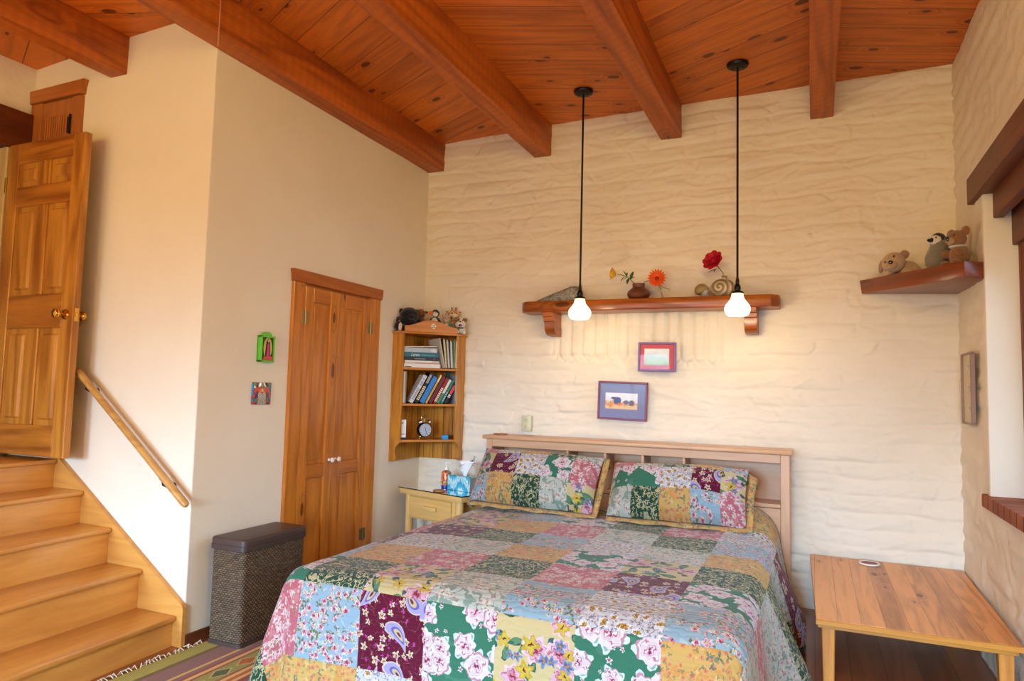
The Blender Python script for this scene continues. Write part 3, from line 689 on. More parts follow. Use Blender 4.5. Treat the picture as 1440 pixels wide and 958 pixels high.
# thin cable down the beam's face at the wall corner
bm = BM(); tube(bm, [(-2.801, 2.517, 3.385), (-2.801, 2.517, 3.075)], .0035, 6)
props(mk('cable', bm, plain('pale_cable', S(196, 140, 110), .6)), 'thin pale cable hanging down the face of the closet wall beam', 'cable')

# ---------------------------------------------------------------- rug
bm = BM(); bx(bm, -2.885, -1.3, 1.25, 3.6, .001, .009, .002)
bmesh.ops.subdivide_edges(bm, edges=bm.edges[:], cuts=6)
rg = props(mk('kilim_rug', bm, m_rug), 'flat-woven striped kilim rug on the floor beside the bed', 'rug')
bm = BM(); rr = random.Random(3)
y = 1.27
while y < 2.72:
    L = rr.uniform(.02, .05); s = rr.uniform(-.02, .02)
    tube(bm, [(-2.884, y, .006), (-2.884-L*.4, y+s*.6, .016+rr.random()*.008), (-2.884-L, y+s, .005), (-2.884-L*.8, y+s+.02, .006)], .0025, 5)
    y += rr.uniform(.016, .032)
mk('fringe', bm, m_fringe, rg, label='cream twisted fringe')

# ---------------------------------------------------------------- laundry hamper
hp = thing('laundry_hamper', 'tall woven seagrass laundry hamper with brown padded lid against the closet wall', 'hamper', (-2.76, 2.95, 0))
hx0, hx1, hy0, hy1 = -2.872, -2.645, 2.722, 3.19
bm = BM(); bx(bm, hx0+.004, hx1-.004, hy0+.004, hy1-.004, .03, .495)
es = [e for e in bm.edges if abs((e.verts[0].co-e.verts[1].co).z) > .3]
bmesh.ops.bevel(bm, geom=es, offset=.022, segments=3, affect='EDGES', profile=.5); mk('body', bm, m_wicker, hp)
bm = BM(); bx(bm, hx0, hx1, hy0, hy1, .011, .032)
es = [e for e in bm.edges if abs((e.verts[0].co-e.verts[1].co).z) > .01 and abs((e.verts[0].co-e.verts[1].co).x) < .01 and abs((e.verts[0].co-e.verts[1].co).y) < .01]
bmesh.ops.bevel(bm, geom=es, offset=.022, segments=3, affect='EDGES', profile=.5); mk('base_rim', bm, m_leather, hp)
bm = BM(); bx(bm, hx0-.006, hx1+.006, hy0-.006, hy1+.006, .488, .512)
es = [e for e in bm.edges if abs((e.verts[0].co-e.verts[1].co).z) > .015]
bmesh.ops.bevel(bm, geom=es, offset=.024, segments=3, affect='EDGES', profile=.5); mk('rim', bm, m_leather, hp)
bm = BM(); bx(bm, hx0-.004, hx1+.004, hy0-.004, hy1+.004, .5125, .548)
es = [e for e in bm.edges if abs((e.verts[0].co-e.verts[1].co).z) > .02 and e.verts[0].co.x == e.verts[1].co.x]
bmesh.ops.bevel(bm, geom=es, offset=.024, segments=4, affect='EDGES', profile=.5)
es = [e for e in bm.edges if min(v.co.z for v in e.verts) > .54]
bmesh.ops.bevel(bm, geom=es, offset=.012, segments=3, affect='EDGES', profile=.5); mk('lid', bm, m_leather, hp, label='brown padded leather lid')

# ---------------------------------------------------------------- wall pieces on the closet wall
def patch_box(name, x0, x1, y0, y1, z0, z1): pass
m_green = plain('lime_painted_tin', S(96, 200, 60), .35, bumpy=.2)
nb = thing('nicho_box', 'lime green painted nicho box with a robed figure, above the tile', 'wall decoration', (XL, 3.12, 1.47))
ya, yb, za, zb = 3.055, 3.165, 1.472, 1.625; dp = .034
bm = BM(); bx(bm, XL, XL+.006, ya, yb, za, zb)
for a, b, c, d in ((ya, ya+.01, za, zb), (yb-.01, yb, za, zb), (ya, yb, za, za+.01), (ya, yb, zb-.01, zb)): bx(bm, XL, XL+dp, a, b, c, d, .002)
pts = [(3.11+.034*math.cos(t), zb+.018*math.sin(t)*1.3) for t in [i*PI/12 for i in range(13)]]
prism(bm, pts, Matrix.Translation((XL+.002, 0, 0)) @ MX, dp-.006, bev=.002); mk('case', bm, m_green, nb)
def flat(poly, x, t=.002): 
    bm = BM(); prism(bm, poly, Matrix.Translation((x, 0, 0)) @ MX, t); return bm
mk('backdrop', flat([(ya+.012, za+.012), (yb-.012, za+.012), (yb-.012, zb-.012), (ya+.012, zb-.012)], XL+dp-.0085), plain('nicho_dark', S(44, 58, 40), .5), nb)
el = lambda cy, cz, ry, rz, n=24: [(cy+ry*math.cos(2*PI*i/n), cz+rz*math.sin(2*PI*i/n)) for i in range(n)]
mk('aura', flat(el(3.111, 1.553, .034, .062), XL+dp-.0062, .001), plain('nicho_yellow', S(206, 196, 70), .5), nb)
mk('cloak', flat([(3.111, 1.61), (3.124, 1.592), (3.128, 1.56), (3.133, 1.505), (3.089, 1.505), (3.095, 1.56), (3.098, 1.592)], XL+dp-.005, .0015), plain('nicho_cloak', S(36, 34, 70), .5), nb)
mk('robe', flat([(3.111, 1.585), (3.119, 1.565), (3.121, 1.507), (3.101, 1.507), (3.103, 1.565)], XL+dp-.0034, .002), plain('nicho_magenta', S(206, 60, 140), .5), nb)
mk('face', flat(el(3.111, 1.596, .006, .008, 14), XL+dp-.0032, .003), plain('nicho_face', S(214, 170, 140), .5), nb)
mk('base_flowers', flat([(3.072, 1.484), (3.15, 1.484), (3.145, 1.502), (3.12, 1.508), (3.098, 1.505), (3.076, 1.5)], XL+dp-.003, .003), plain('nicho_red', S(206, 70, 70), .5), nb)
def tilemat():
    g = G('folk_tile_glaze'); P = g.coord('Object'); x, y, z = g.sep(P)
    a = g.math('ABSOLUTE', g.math('SUBTRACT', y, 3.1015)); b = g.math('SUBTRACT', z, 1.288)
    p = g.comb(g.math('MULTIPLY', a, 26), g.math('MULTIPLY', b, 26), 0)
    q = g.vm('ADD', p, g.comb(g.math('MULTIPLY', b, 13), g.math('MULTIPLY', a, -14), 0))
    q = g.vm('MULTIPLY', q, (1.5, .75, 1))
    q = g.vm('ADD', q, (3.7, 1.9, 0)); vo = g.voro(q, 1.25); ve = g.voro(q, 1.25, 'DISTANCE_TO_EDGE')
    c = g.ramp(g.sep(vo.outputs['Color'])[0], [(0, S(60, 130, 196)), (.22, S(204, 60, 40)), (.42, S(36, 44, 92)), (.54, S(230, 136, 50)), (.7, S(232, 228, 214)), (.82, S(60, 150, 110)), (.9, S(196, 52, 40))], 'CONSTANT')
    c = g.mix(g.math('LESS_THAN', ve.outputs['Distance'], .05), c, S(24, 26, 34))
    cc = g.math('MULTIPLY', g.math('LESS_THAN', a, .03), g.math('LESS_THAN', b, 0))
    ch = g.math('GREATER_THAN', g.math('SINE', g.math('MULTIPLY', g.math('ADD', b, g.math('MULTIPLY', a, -.8)), 700)), 0)
    c = g.mix(cc, c, g.mix(ch, S(30, 30, 36), S(226, 222, 210)))
    return g.bsdf(c, .15, None, .5, coat=.6)
tl = thing('wall_tile', 'square hand-painted blue, red and orange tile on the closet wall', 'tile', (XL, 3.1, 1.22))
bm = BM(); bx(bm, XL, XL+.012, 3.028, 3.175, 1.224, 1.352, .003, 2); mk('tile_body', bm, tilemat(), tl)

# ---------------------------------------------------------------- wall outlet
ot = thing('wall_outlet', 'ivory double power outlet on the adobe wall above the headboard', 'outlet', (-2.003, 4.88, 1.097))
bm = BM(); bx(bm, -2.041, -1.964, 4.872, 4.895, 1.038, 1.156, .003, 2); mk('cover_plate', bm, m_ivory, ot)
for z in (1.122, 1.072):
    bm = BM(); bx(bm, -2.02, -1.985, 4.869, 4.88, z-.018, z+.018, .004, 2); rc = mk('receptacle', bm, m_ivory, ot)
    bm = BM()
    for dx in (-.007, .007): bx(bm, -2.0025+dx-.0012, -2.0025+dx+.0012, 4.8682, 4.872, z-.002, z+.009)
    bx(bm, -2.0025-.002, -2.0025+.002, 4.8682, 4.872, z-.012, z-.007); mk('slot', bm, m_slot, rc)

# ---------------------------------------------------------------- pictures
def picmat(name, kind):
    g = G(name); P = g.coord('Object'); x, y, z = g.sep(P)
    n = g.noise(P, 26, 4, .6); n2 = g.noise(P, 60, 3, .6)
    if kind == 'bird':      # loose watercolour: dark blue bird shapes above orange-brown ground
        f = g.math('ADD', g.math('MULTIPLY', z, 9), g.math('MULTIPLY', g.math('SUBTRACT', n, .5), 1.2))
        c = g.ramp(g.math('ADD', f, .5), [(.1, S(222, 196, 160)), (.3, S(212, 140, 80)), (.42, S(216, 190, 160)), (.6, S(216, 222, 232)), (.9, S(226, 232, 240))])
        for cx, cz, rx, rz, co in ((-.03, .002, .028, .026, S(84, 96, 150)), (-.055, .02, .018, .008, S(70, 84, 140)), (.035, -.006, .02, .016, S(110, 116, 150)), (.075, -.012, .018, .02, S(112, 112, 140)), (-.01, -.022, .02, .008, S(222, 130, 70))):
            d = g.vm('LENGTH', g.comb(g.math('DIVIDE', g.math('SUBTRACT', x, cx), rx), g.math('DIVIDE', g.math('SUBTRACT', z, cz), rz), 0))
            d = g.math('ADD', d, g.math('MULTIPLY', g.math('SUBTRACT', n2, .5), 1.1))
            c = g.mix(g.math('LESS_THAN', d, 1), c, co)
    elif kind == 'hills':
        f = g.math('ADD', g.math('MULTIPLY', z, 7), g.math('MULTIPLY', g.math('SUBTRACT', n, .5), .9))
        c = g.ramp(g.math('ADD', f, .5), [(.05, S(140, 184, 130)), (.3, S(176, 208, 176)), (.5, S(186, 200, 214)), (.62, S(206, 222, 226)), (.9, S(232, 238, 240))])
    else:
        f = g.math('GREATER_THAN', n2, .56)
        c = g.mix(f, S(206, 196, 168), S(150, 148, 134))
    return g.bsdf(c, .6, None, .2)
m_picglass = glass('picture_glass', (1, 1, 1, 1), .11)
def picture(name, lab, cx, cy, cz, w, h, fw, fm, matm, art, aw, ah, rot, ax=0, az=0, dep=.022):
    t = thing(name, lab, 'picture', (cx, cy, cz), rot=rot)
    bm = BM()
    for x0, x1, z0, z1 in ((-w/2, w/2, h/2-fw, h/2), (-w/2, w/2, -h/2, -h/2+fw), (-w/2, -w/2+fw, -h/2+fw, h/2-fw), (w/2-fw, w/2, -h/2+fw, h/2-fw)): bx(bm, x0, x1, -dep, 0, z0, z1, .003)
    mk('frame', bm, fm, t, True)
    bm = BM(); bx(bm, -w/2+fw*.8, w/2-fw*.8, -dep*.5, -.002, -h/2+fw*.8, h/2-fw*.8); mk('mat_board', bm, matm, t, True)
    for k, (dx, dz) in enumerate([(ax, az)] if not isinstance(az, list) else [(ax, q) for q in az]):
        bm = BM(); bx(bm, -aw/2, aw/2, -dep*.56, -dep*.4, -ah/2, ah/2)
        o = mk('print', bm, art, t, True); o.location = (dx, 0, dz)
    bm = BM(); bx(bm, -w/2+fw*.7, w/2-fw*.7, -dep*.72, -dep*.66, -h/2+fw*.7, h/2-fw*.7); mk('glazing', bm, m_picglass, t, True)
    return t
picture('framed_picture', 'framed picture with purple frame and red mat, just under the long shelf', -1.011, 4.872, 1.605, .268, .208, .014, plain('purple_frame', S(120, 100, 160), .35), plain('red_mat', S(196, 84, 96), .7), picmat('hill_print', 'hills'), .175, .115, (0, math.radians(.6), 0), -.002, .0)
picture('framed_picture', 'larger picture in a maroon frame with blue-grey mat, centred above the headboard', -1.256, 4.872, 1.288, .362, .276, .014, plain('maroon_frame', S(128, 52, 78), .3), plain('blue_grey_mat', S(128, 136, 178), .7), picmat('bird_print', 'bird'), .235, .115, (0, math.radians(1.3), 0), -.008, -.002)
picture('framed_picture', 'tall narrow frame of three small stacked prints on the right wall', .797, 4.508, 1.415, .265, .395, .010, plain('taupe_frame', S(150, 122, 112), .4), plain('beige_mat', S(206, 190, 150), .7), picmat('tiny_print', 'x'), .09, .07, (0, 0, math.radians(-90)), 0, [-.115, 0, .115], .024)
# ---------------------------------------------------------------- corner bookcase
BKL = (-2.706, 4.6155, .785); BKR = math.atan2(.319, .302)
bk = thing('corner_bookcase', 'pine corner bookcase with arched crest hung in the left corner', 'bookcase', BKL, BKR)
ZT = .99      # top board height above the bottom edge
PENT = [(-.22, 0), (.22, 0), (.310, .086), (.0366, .372), (-.286, .0696)]
def zprism(bm, poly, z0, z1, bev=0): prism(bm, poly, Matrix.Translation((0, 0, z0)), z1-z0, bev=bev)
def off(poly, d):
    c = Vector((.01, .13)); return [((x-c.x)*d+c.x, (y-c.y)*d+c.y) for x, y in poly]
def vpanel(a, b, th, z0, z1, inward=1):
    """upright board along plan segment a-b"""
    a, b = Vector(a), Vector(b); d = (b-a).normalized(); n = Vector((-d.y, d.x))*th*inward
    return [tuple(a), tuple(b), tuple(b+n), tuple(a+n)]
bm = BM(); zprism(bm, vpanel((.0366, .372), (.310, .086), .012, 0, 0, -1), 0, ZT); zprism(bm, vpanel((-.286, .0696), (.0366, .372), .012, 0, 0, -1), 0, ZT)
mk('back_board', bm, m_bookback, bk, True)
def stile(a, b, sgn):
    # front return with an ogee foot at its lower inner corner
    a, b = Vector(a), Vector(b); d = (b-a); L = d.length; d.normalize()
    n = Vector((-d.y, d.x))
    M = Matrix(((d.x, 0, n.x, a.x), (d.y, 0, n.y, a.y), (0, 1, 0, 0), (0, 0, 0, 1)))
    bm = BM()
    pr = [(0, 0), (L*.45, 0), (L*.62, .012), (L*.66, .03), (L*.60, .055), (L*.52, .08), (L*.58, .11), (L*.8, .135), (L, .145), (L, ZT), (0, ZT)]
    prism(bm, pr, M, .018*sgn, bev=.002)
    return bm
mk('side_stile', stile((-.286, .0696), (-.22, 0), -1*-1), m_bookz, bk, True)
mk('side_stile', stile((.310, .086), (.22, 0), -1), m_bookz, bk, True)
for z in (.165, .44, .715):
    bm = BM(); zprism(bm, [(-.222, .004), (.222, .004), (.292, .09), (.0366, .352), (-.268, .074)], z-.018, z, .002); mk('shelf', bm, m_bookx, bk, True)
bm = BM(); zprism(bm, [(-.228, -.014), (.228, -.014), (.328, .082), (.0366, .372), (-.302, .064)], ZT-.016, ZT, .003); mk('top_board', bm, m_bookx, bk, True)
bm = BM()
arc = [(-.215, 0), (.205, 0), (.205, .045)] + [(.205-.42*t, .045+.05*math.sin(PI*min(1, max(0, (t-.05)/.9)))**1.6) for t in [i/20 for i in range(1, 20)]] + [(-.215, .045)]
prism(bm, arc, Matrix.Translation((0, .002, ZT)) @ Matrix.Rotation(PI/2, 4, 'X'), .016, bev=.002); mk('crest', bm, m_bookx, bk, True)
m_med = plain('white_ceramic', S(236, 230, 214), .3, coat=.3)
bm = BM(); box(bm, (.01, -.016, ZT+.048), (.034, .005, .034), RY(PI/4), .003)
md = mk('medallion', bm, m_med, bk, True, label='white ceramic medallion on the crest')
bm = BM()
for dx in (-.006, .006):
    for dz in (-.006, .006): box(bm, (.01+dx, -.019, ZT+.048+dz), (.008, .004, .008), None, .002)
mk('inset', bm, m_black, md, True)
def bl(x, y, z):     # bookcase-local point to world
    return Matrix.Translation(BKL) @ Matrix.Rotation(BKR, 4, 'Z') @ Vector((x, y, z))

m_paper = plain('page_paper', S(232, 226, 210), .8)
def spinemat(n, c, rough=.45): return plain(n, c, rough, var=.15, bscale=30)
def book(lab, group, x, y, z, th, h, dep, ang, col, bars=None, name='book', fl=None):
    """upright book, spine to local -Y, leaning clockwise by ang about its lower right corner."""
    t = thing(name, lab, 'book', bl(x, y, z), group=group)
    t.rotation_mode = 'XYZ'; t.rotation_euler = (Matrix.Rotation(BKR, 3, 'Z') @ RY(ang)).to_euler()
    mt = spinemat(name+'_cover', col)
    bm = BM(); bx(bm, -th, 0, 0, .006, 0, h, .0015); bx(bm, -th, -th+.002, .004, dep, 0, h); bx(bm, -.002, 0, .004, dep, 0, h)
    mk('cover', bm, mt, t, True)
    bm = BM(); bx(bm, -th+.0021, -.0021, .0061, dep-.004, .004, h-.004); mk('pages', bm, m_paper, t, True)
    if bars:
        for c, segs, wd in bars:
            bm = BM()
            for a, b in segs: bx(bm, -th/2-wd/2, -th/2+wd/2, -.0006, .0015, a*h, b*h)
            mk('spine_lettering', bm, spinemat('spine_print', c), t, True)
    return t
def letters(a, b, n, gapf=.35, sd=1):
    r_ = random.Random(sd); out = []; L = (b-a)/n
    for i in range(n):
        if r_.random() < .12: continue
        out.append((a+i*L, a+i*L+L*(1-gapf)))
    return out
GB = 'books on the middle shelf of the corner bookcase'
zs = .4405; LN = math.radians(28)
px2x = lambda p: (p-604.5)*.00587
book('upright grey-brown book at the left end of the middle shelf', GB, px2x(574), .02, zs, .035, .245, .15, 0, S(130, 122, 110), [(S(196, 190, 180), [(.02, .98)], .012)])
seq = [ # base px, th px, h px, colour, label, bars
 (582.5, 6, 41, S(206, 208, 214), 'leaning white book with pale grey spine lettering, next to the upright grey-brown book', [(S(140, 142, 156), letters(.12, .9, 15), .016)]),
 (589.2, 5.4, 45, S(26, 25, 28), 'leaning black book with large cream spine letters', [(S(226, 208, 160), letters(.1, .62, 9), .022), (S(190, 190, 190), letters(.66, .95, 8, .4), .02)]),
 (597.6, 7, 39, S(46, 128, 214), 'leaning thick bright blue book in the middle of the shelf', None),
 (602.0, 3.2, 43, S(196, 160, 84), 'thin tan leaning book between the blue and maroon books', [(S(232, 214, 150), [(.75, .98)], .012)]),
 (608.3, 5.2, 40, S(104, 34, 44), 'leaning dark maroon book', None),
 (613.6, 4.4, 38, S(150, 34, 36), 'leaning red book with white spine letters', [(S(238, 220, 200), letters(.08, .7, 9), .018)]),
 (618.4, 3.8, 36, S(214, 222, 216), 'leaning white and green book to the right of the red book', [(S(60, 132, 96), [(.0, .42)], .02)]),
 (623.2, 4, 36, S(50, 118, 102), 'leaning teal green book', [(S(200, 220, 210), letters(.1, .5, 5), .008)]),
 (628.6, 4.2, 30, S(34, 32, 38), 'short leaning black book with red spine band, rightmost of the leaning row', [(S(210, 60, 60), [(.48, .9)], .022), (S(236, 230, 224), letters(.3, .47, 2), .02)]),
]
for bpx, th, hpx, c, lab, bars in seq:
    book(lab, GB, px2x(bpx), .015, zs, th*.00575*.9, hpx*.0058, .13, LN, c, bars)
book('tall slate-blue book standing behind the leaning books at the right end', GB, px2x(640), .165, zs, .034, .262, .075, math.radians(3), S(64, 108, 128))
book('slim pale blue booklet at the far right of the middle shelf', GB, px2x(642.0), .008, zs, .012, .225, .12, 0, S(150, 170, 186), [(S(150, 50, 60), [(.0, .12)], .008)])
# top shelf: flat stack, folder, spiral notebooks
GT = 'flat stacked books on the top shelf of the corner bookcase'
def flatbook(lab, x0, x1, y, z, th, dep, col, tilt=0, bars=None, rz=0):
    t = thing('book', lab, 'book', bl(x0, y, z), group=GT)
    t.rotation_euler = (Matrix.Rotation(BKR+rz, 3, 'Z') @ RY(-tilt)).to_euler(); L = x1-x0
    bm = BM(); bx(bm, 0, L, 0, .004, 0, th, .001); bx(bm, 0, L, .003, dep, 0, .002); bx(bm, 0, L, .003, dep, th-.002, th); mk('cover', bm, spinemat('book_cover', col), t, True)
    bm = BM(); bx(bm, .003, L-.003, .0041, dep-.004, .0021, th-.0021); mk('pages', bm, m_paper, t, True)
    for c, z0, z1, segs in bars or []:
        bm = BM()
        for a, b in segs: bx(bm, a*L, b*L, -.0006, .0015, z0*th, z1*th)
        mk('spine_lettering', bm, spinemat('spine_print', c), t, True)
    return t
zt = .7155
flatbook('white binder lying at the bottom of the flat stack on the top shelf', -.205, .085, .02, zt, .030, .2, S(226, 228, 228), 0, [(S(60, 60, 60), .1, .3, [(.02, .2)])])
flatbook('thin stack of pale magazines lying on the white binder', -.200, .08, .03, zt+.0305, .026, .19, S(206, 196, 184), 0, [(S(240, 240, 236), .5, .9, [(.02, .8)]), (S(196, 120, 100), .1, .3, [(.3, .98)])])
flatbook('dark purple-black book lying under the teal book', -.205, .072, .02, zt+.057, .024, .19, S(44, 38, 52), 0, [(S(170, 160, 180), .35, .6, letters(.3, .62, 8)), (S(150, 60, 130), .3, .75, [(.84, .89)])])
tb = flatbook('teal book with white script on its spine, lying in the flat stack', -.210, .068, .018, zt+.0815, .036, .2, S(34, 108, 128), 0, [(S(150, 190, 200), .45, .55, [(.5, .9)])])
cu = bpy.data.curves.new('spine_script', 'FONT'); cu.body = 'Love'; cu.size = .034; cu.extrude = .0004; cu.shear = .35
tmp = bpy.data.objects.new('tmp', cu); COL.objects.link(tmp); bpy.context.view_layer.update()
me = bpy.data.meshes.new_from_object(tmp); bpy.data.objects.remove(tmp)
me.materials.clear(); me.materials.append(spinemat('white_print', S(236, 240, 240)))
so = bpy.data.objects.new('spine_lettering', me); COL.objects.link(so); so.parent = tb; so.location = (.055, -.0008, .007); so.rotation_euler = (PI/2, 0, 0)
flatbook('light grey-blue book lying on top of the teal book', -.208, .058, .022, zt+.118, .036, .19, S(176, 190, 202), 0, [(S(206, 214, 222), .2, .8, [(.8, .95)])])
flatbook('thin white papers tilted on top of the flat stack', -.214, .056, .03, zt+.1545, .006, .18, S(232, 228, 220), math.radians(2.4))
fo = thing('folder', 'pale grey folder leaning against the flat stack on the top shelf', 'folder', bl(.112, .015, zt))
fo.rotation_euler = (Matrix.Rotation(BKR, 3, 'Z') @ RY(math.radians(-12))).to_euler()
bm = BM(); box(bm, (-.008, .09, .122), (.006, .2, .236), RZ(math.radians(9)), .001); mk('cover', bm, plain('grey_card', S(202, 194, 188), .7), fo, True)
GN = 'spiral notebooks on the top shelf of the corner bookcase'
m_coil = plain('coil_white', S(232, 226, 196), .4)
for i, (x, th, c, cc, lab, tilt) in enumerate((
    (.141, .014, S(52, 48, 40), S(236, 224, 150), 'yellow-coiled spiral notebook, leftmost of the upright notebooks', -7),
    (.163, .014, S(70, 60, 70), S(226, 220, 226), 'white-coiled spiral notebook with grey cover, second of the upright notebooks', -6),
    (.186, .014, S(54, 96, 78), S(236, 236, 224), 'white-coiled spiral notebook with green cover, third of the upright notebooks', -4),
    (.199, .008, S(42, 140, 112), None, 'thin bright green notebook without a visible coil', -1),
    (.2195, .014, S(222, 186, 60), S(240, 236, 190), 'yellow notebook with white coil at the right end of the top shelf', 0))):
    t = thing('spiral_notebook', lab, 'notebook', bl(x, .012, zt), group=GN)
    t.rotation_euler = (Matrix.Rotation(BKR, 3, 'Z') @ RY(math.radians(tilt))).to_euler()
    hh = .235-.006*i % .02
    bm = BM(); bx(bm, -th, -th+.002, .006, .17, .002, hh); bx(bm, -.002, 0, .006, .17, .002, hh); mk('cover', bm, spinemat('notebook_cover', c), t, True)
    bm = BM(); bx(bm, -th+.0025, -.0025, .007, .168, .004, hh-.002); mk('pages', bm, m_paper, t, True)
    if cc:
        bm = BM(); n = 26
        for k in range(n):
            z = .01+(hh-.02)*k/n
            tube(bm, [(-th/2+th*.55*math.cos(a), .006-.009*math.sin(a), z) for a in [PI*q/6 for q in range(7)]], .0026, 5)
        mk('coil', bm, plain('coil', cc, .4), t, True)
# lowest shelf: carton, alarm clock, small blue box
t = thing('carton', 'narrow white carton with navy band standing on the lowest bookcase shelf', 'box', bl(-.193, .035, .1655), BKR+.06)
bm = BM(); bx(bm, -.027, .027, 0, .04, 0, .15, .001); bd = mk('carton_body', bm, m_whitepl, t, True)
m_navy = plain('navy', S(30, 40, 96), .5)
bm = BM(); bx(bm, -.0272, .0272, -.0006, .0406, 0, .016); mk('navy_band', bm, m_navy, t, True)
bm = BM(); bx(bm, -.02, -.012, -.0006, .001, .036, .046)
for k in range(4): bx(bm, -.009+k*.008, -.004+k*.008, -.0006, .001, .037, .044)
mk('lettering', bm, m_navy, t, True)
bm = BM(); bx(bm, -.003, .005, -.0006, .001, .12, .132); mk('emblem', bm, m_navy, t, True)
t = thing('paper_slip', 'pale pink paper strip standing behind the white carton', 'paper', bl(-.206, .08, .1655), BKR)
bm = BM(); bx(bm, -.012, .012, 0, .003, 0, .19); mk('strip', bm, plain('pink_paper', S(226, 196, 196), .7), t, True)
ck = thing('alarm_clock', 'twin-bell alarm clock with white face on the lowest bookcase shelf', 'clock', bl(-.012, .075, .1655), BKR+.12)
m_cdark = plain('dark_chrome', S(70, 66, 62), .2, 1)
Ry = Matrix.Rotation(PI/2, 4, 'X')
bm = BM(); lathe(bm, [(.05, -.022), (.056, -.018), (.0575, 0), (.056, .02), (.054, .024), (.05, .026), (.05, .022)], (0, 0, .072), 40, Ry); mk('case', bm, m_cdark, ck, True)
bm = BM(); lathe(bm, [(0, .0225), (.0505, .0225), (.0505, .0205), (0, .0205)], (0, 0, .072), 40, Ry); fc = mk('face', bm, plain('clock_face', S(206, 216, 236), .4), ck, True)
bm = BM()
for k in range(12):
    a = k*PI/6; box(bm, (.042*math.sin(a), -.0235, .072+.042*math.cos(a)), (.003, .001, .008), RY(a))
mk('hour_mark', bm, m_slot, fc, True)
for nm, a, L in (('hour_hand', math.radians(-6), .026), ('minute_hand', math.radians(156), .036)):
    bm = BM(); box(bm, (math.sin(a)*L/2, -.0245, .072+math.cos(a)*L/2), (.0035, .001, L), RY(a)); mk(nm, bm, m_slot, fc, True)
bm = BM(); lathe(bm, [(.0505, .0262), (.0505, .0252), (0, .0252), (0, .0262)], (0, 0, .072), 40, Ry); mk('glass', bm, m_glass, ck, True)
for s in (-1, 1):
    Mb = Matrix.Rotation(s*math.radians(32), 4, 'Y')
    bm = BM(); lathe(bm, [(.0245, 0), (.025, .004), (.022, .015), (.012, .022), (.003, .024), (.003, .03), (0, .031)], Mb @ Vector((0, 0, .064))+Vector((0, 0, .072)), 20, Mb); mk('bell', bm, m_chrome, ck, True)
    bm = BM(); p = Vector((s*.03, 0, .022)); tube(bm, [p, p+Vector((s*.008, 0, -.012)), p+Vector((s*.012, 0, -.0215))], [.004, .0035, .003], 8); mk('foot', bm, m_chrome, ck, True)
bm = BM(); tube(bm, [(-.03, 0, .14), (-.028, 0, .165), (-.018, 0, .176), (0, 0, .178), (.018, 0, .176), (.028, 0, .165), (.03, 0, .14)], .003, 8); mk('handle', bm, m_chrome, ck, True)
bm = BM(); tube(bm, [(0, 0, .125), (0, 0, .15)], .003, 8); ell(bm, (0, 0, .152), (.007, .005, .007), sub=2); mk('hammer', bm, m_chrome, ck, True)
t = thing('small_box', 'small bright blue box at the right end of the lowest bookcase shelf', 'box', bl(.155, .05, .1655), BKR-.2)
bm = BM(); bx(bm, -.03, .022, 0, .05, 0, .032, .002); mk('box_body', bm, plain('cyan_blue', S(40, 150, 214), .4), t, True)
bm = BM(); bx(bm, .0222, .03, 0, .05, 0, .032, .002); mk('box_end', bm, m_black, t, True, label='black end of the box')

# ---------------------------------------------------------------- plush toys
def furmat(n, c, var=.35): 
    g = G(n); P = g.coord('Object'); a = g.noise(P, 130, 4, .7); b = g.noise(P, 20, 2)
    cc = g.mix(g.math('MULTIPLY', a, var*1.4), c, tuple(x*.3 for x in c[:3])); cc = g.mix(g.math('MULTIPLY', b, .25), cc, tuple(min(1, x*1.4) for x in c[:3]))
    return g.bsdf(cc, .95, g.bump(a, .8, .006), .1, sheen=.4)
m_eye = plain('toy_eye', S(14, 12, 12), .15, 0, .6, coat=.6)
def plush(name, lab, loc, rz, parts, group=None, scale=1):
    t = thing(name, lab, 'soft toy', loc, rz, group); t.scale = (scale,)*3
    split = []
    for nm, mat, es in parts:      # paired features (ears, eyes, wings ...) are a part each
        split += [(nm, mat, [e]) for e in es] if nm in ('ear', 'eye', 'wing', 'foot', 'leg', 'jowl') or (nm == 'horn' and len(es) == 2) else [(nm, mat, es)]
    for nm, mat, es in split:
        bm = BM()
        for e in es:
            if callable(e): e(bm); continue
            c, r = e[0], e[1]; ro = e[2] if len(e) > 2 else None
            ell(bm, c, r, ro, sub=2 if max(r) < .012 else 3, nz=0 if mat is m_eye else min(.0025, min(r)*.08), seed=hash_(nm))
        mk(nm, bm, mat, t, True, ang=180)
    return t
def hash_(s_): return sum(ord(c)*i for i, c in enumerate(s_, 1)) % 97
GT2 = 'soft toys on top of the corner bookcase'
F_blk, F_wht, F_brn = furmat('fur_black', S(26, 25, 28)), furmat('fur_white', S(232, 226, 214)), furmat('fur_brown', S(136, 76, 40))
F_tan, F_cream, F_grey = furmat('fur_tan', S(190, 158, 124)), furmat('fur_cream', S(226, 204, 164)), furmat('fur_grey', S(136, 130, 116))
F_teal, F_org, F_beige, F_gold = furmat('knit_teal', S(60, 150, 136)), furmat('felt_orange', S(232, 110, 36)), furmat('fur_beige', S(196, 166, 134)), furmat('fur_gold', S(206, 150, 84))
F_mid = furmat('fur_midbrown', S(150, 104, 66))
zb = ZT+.0005
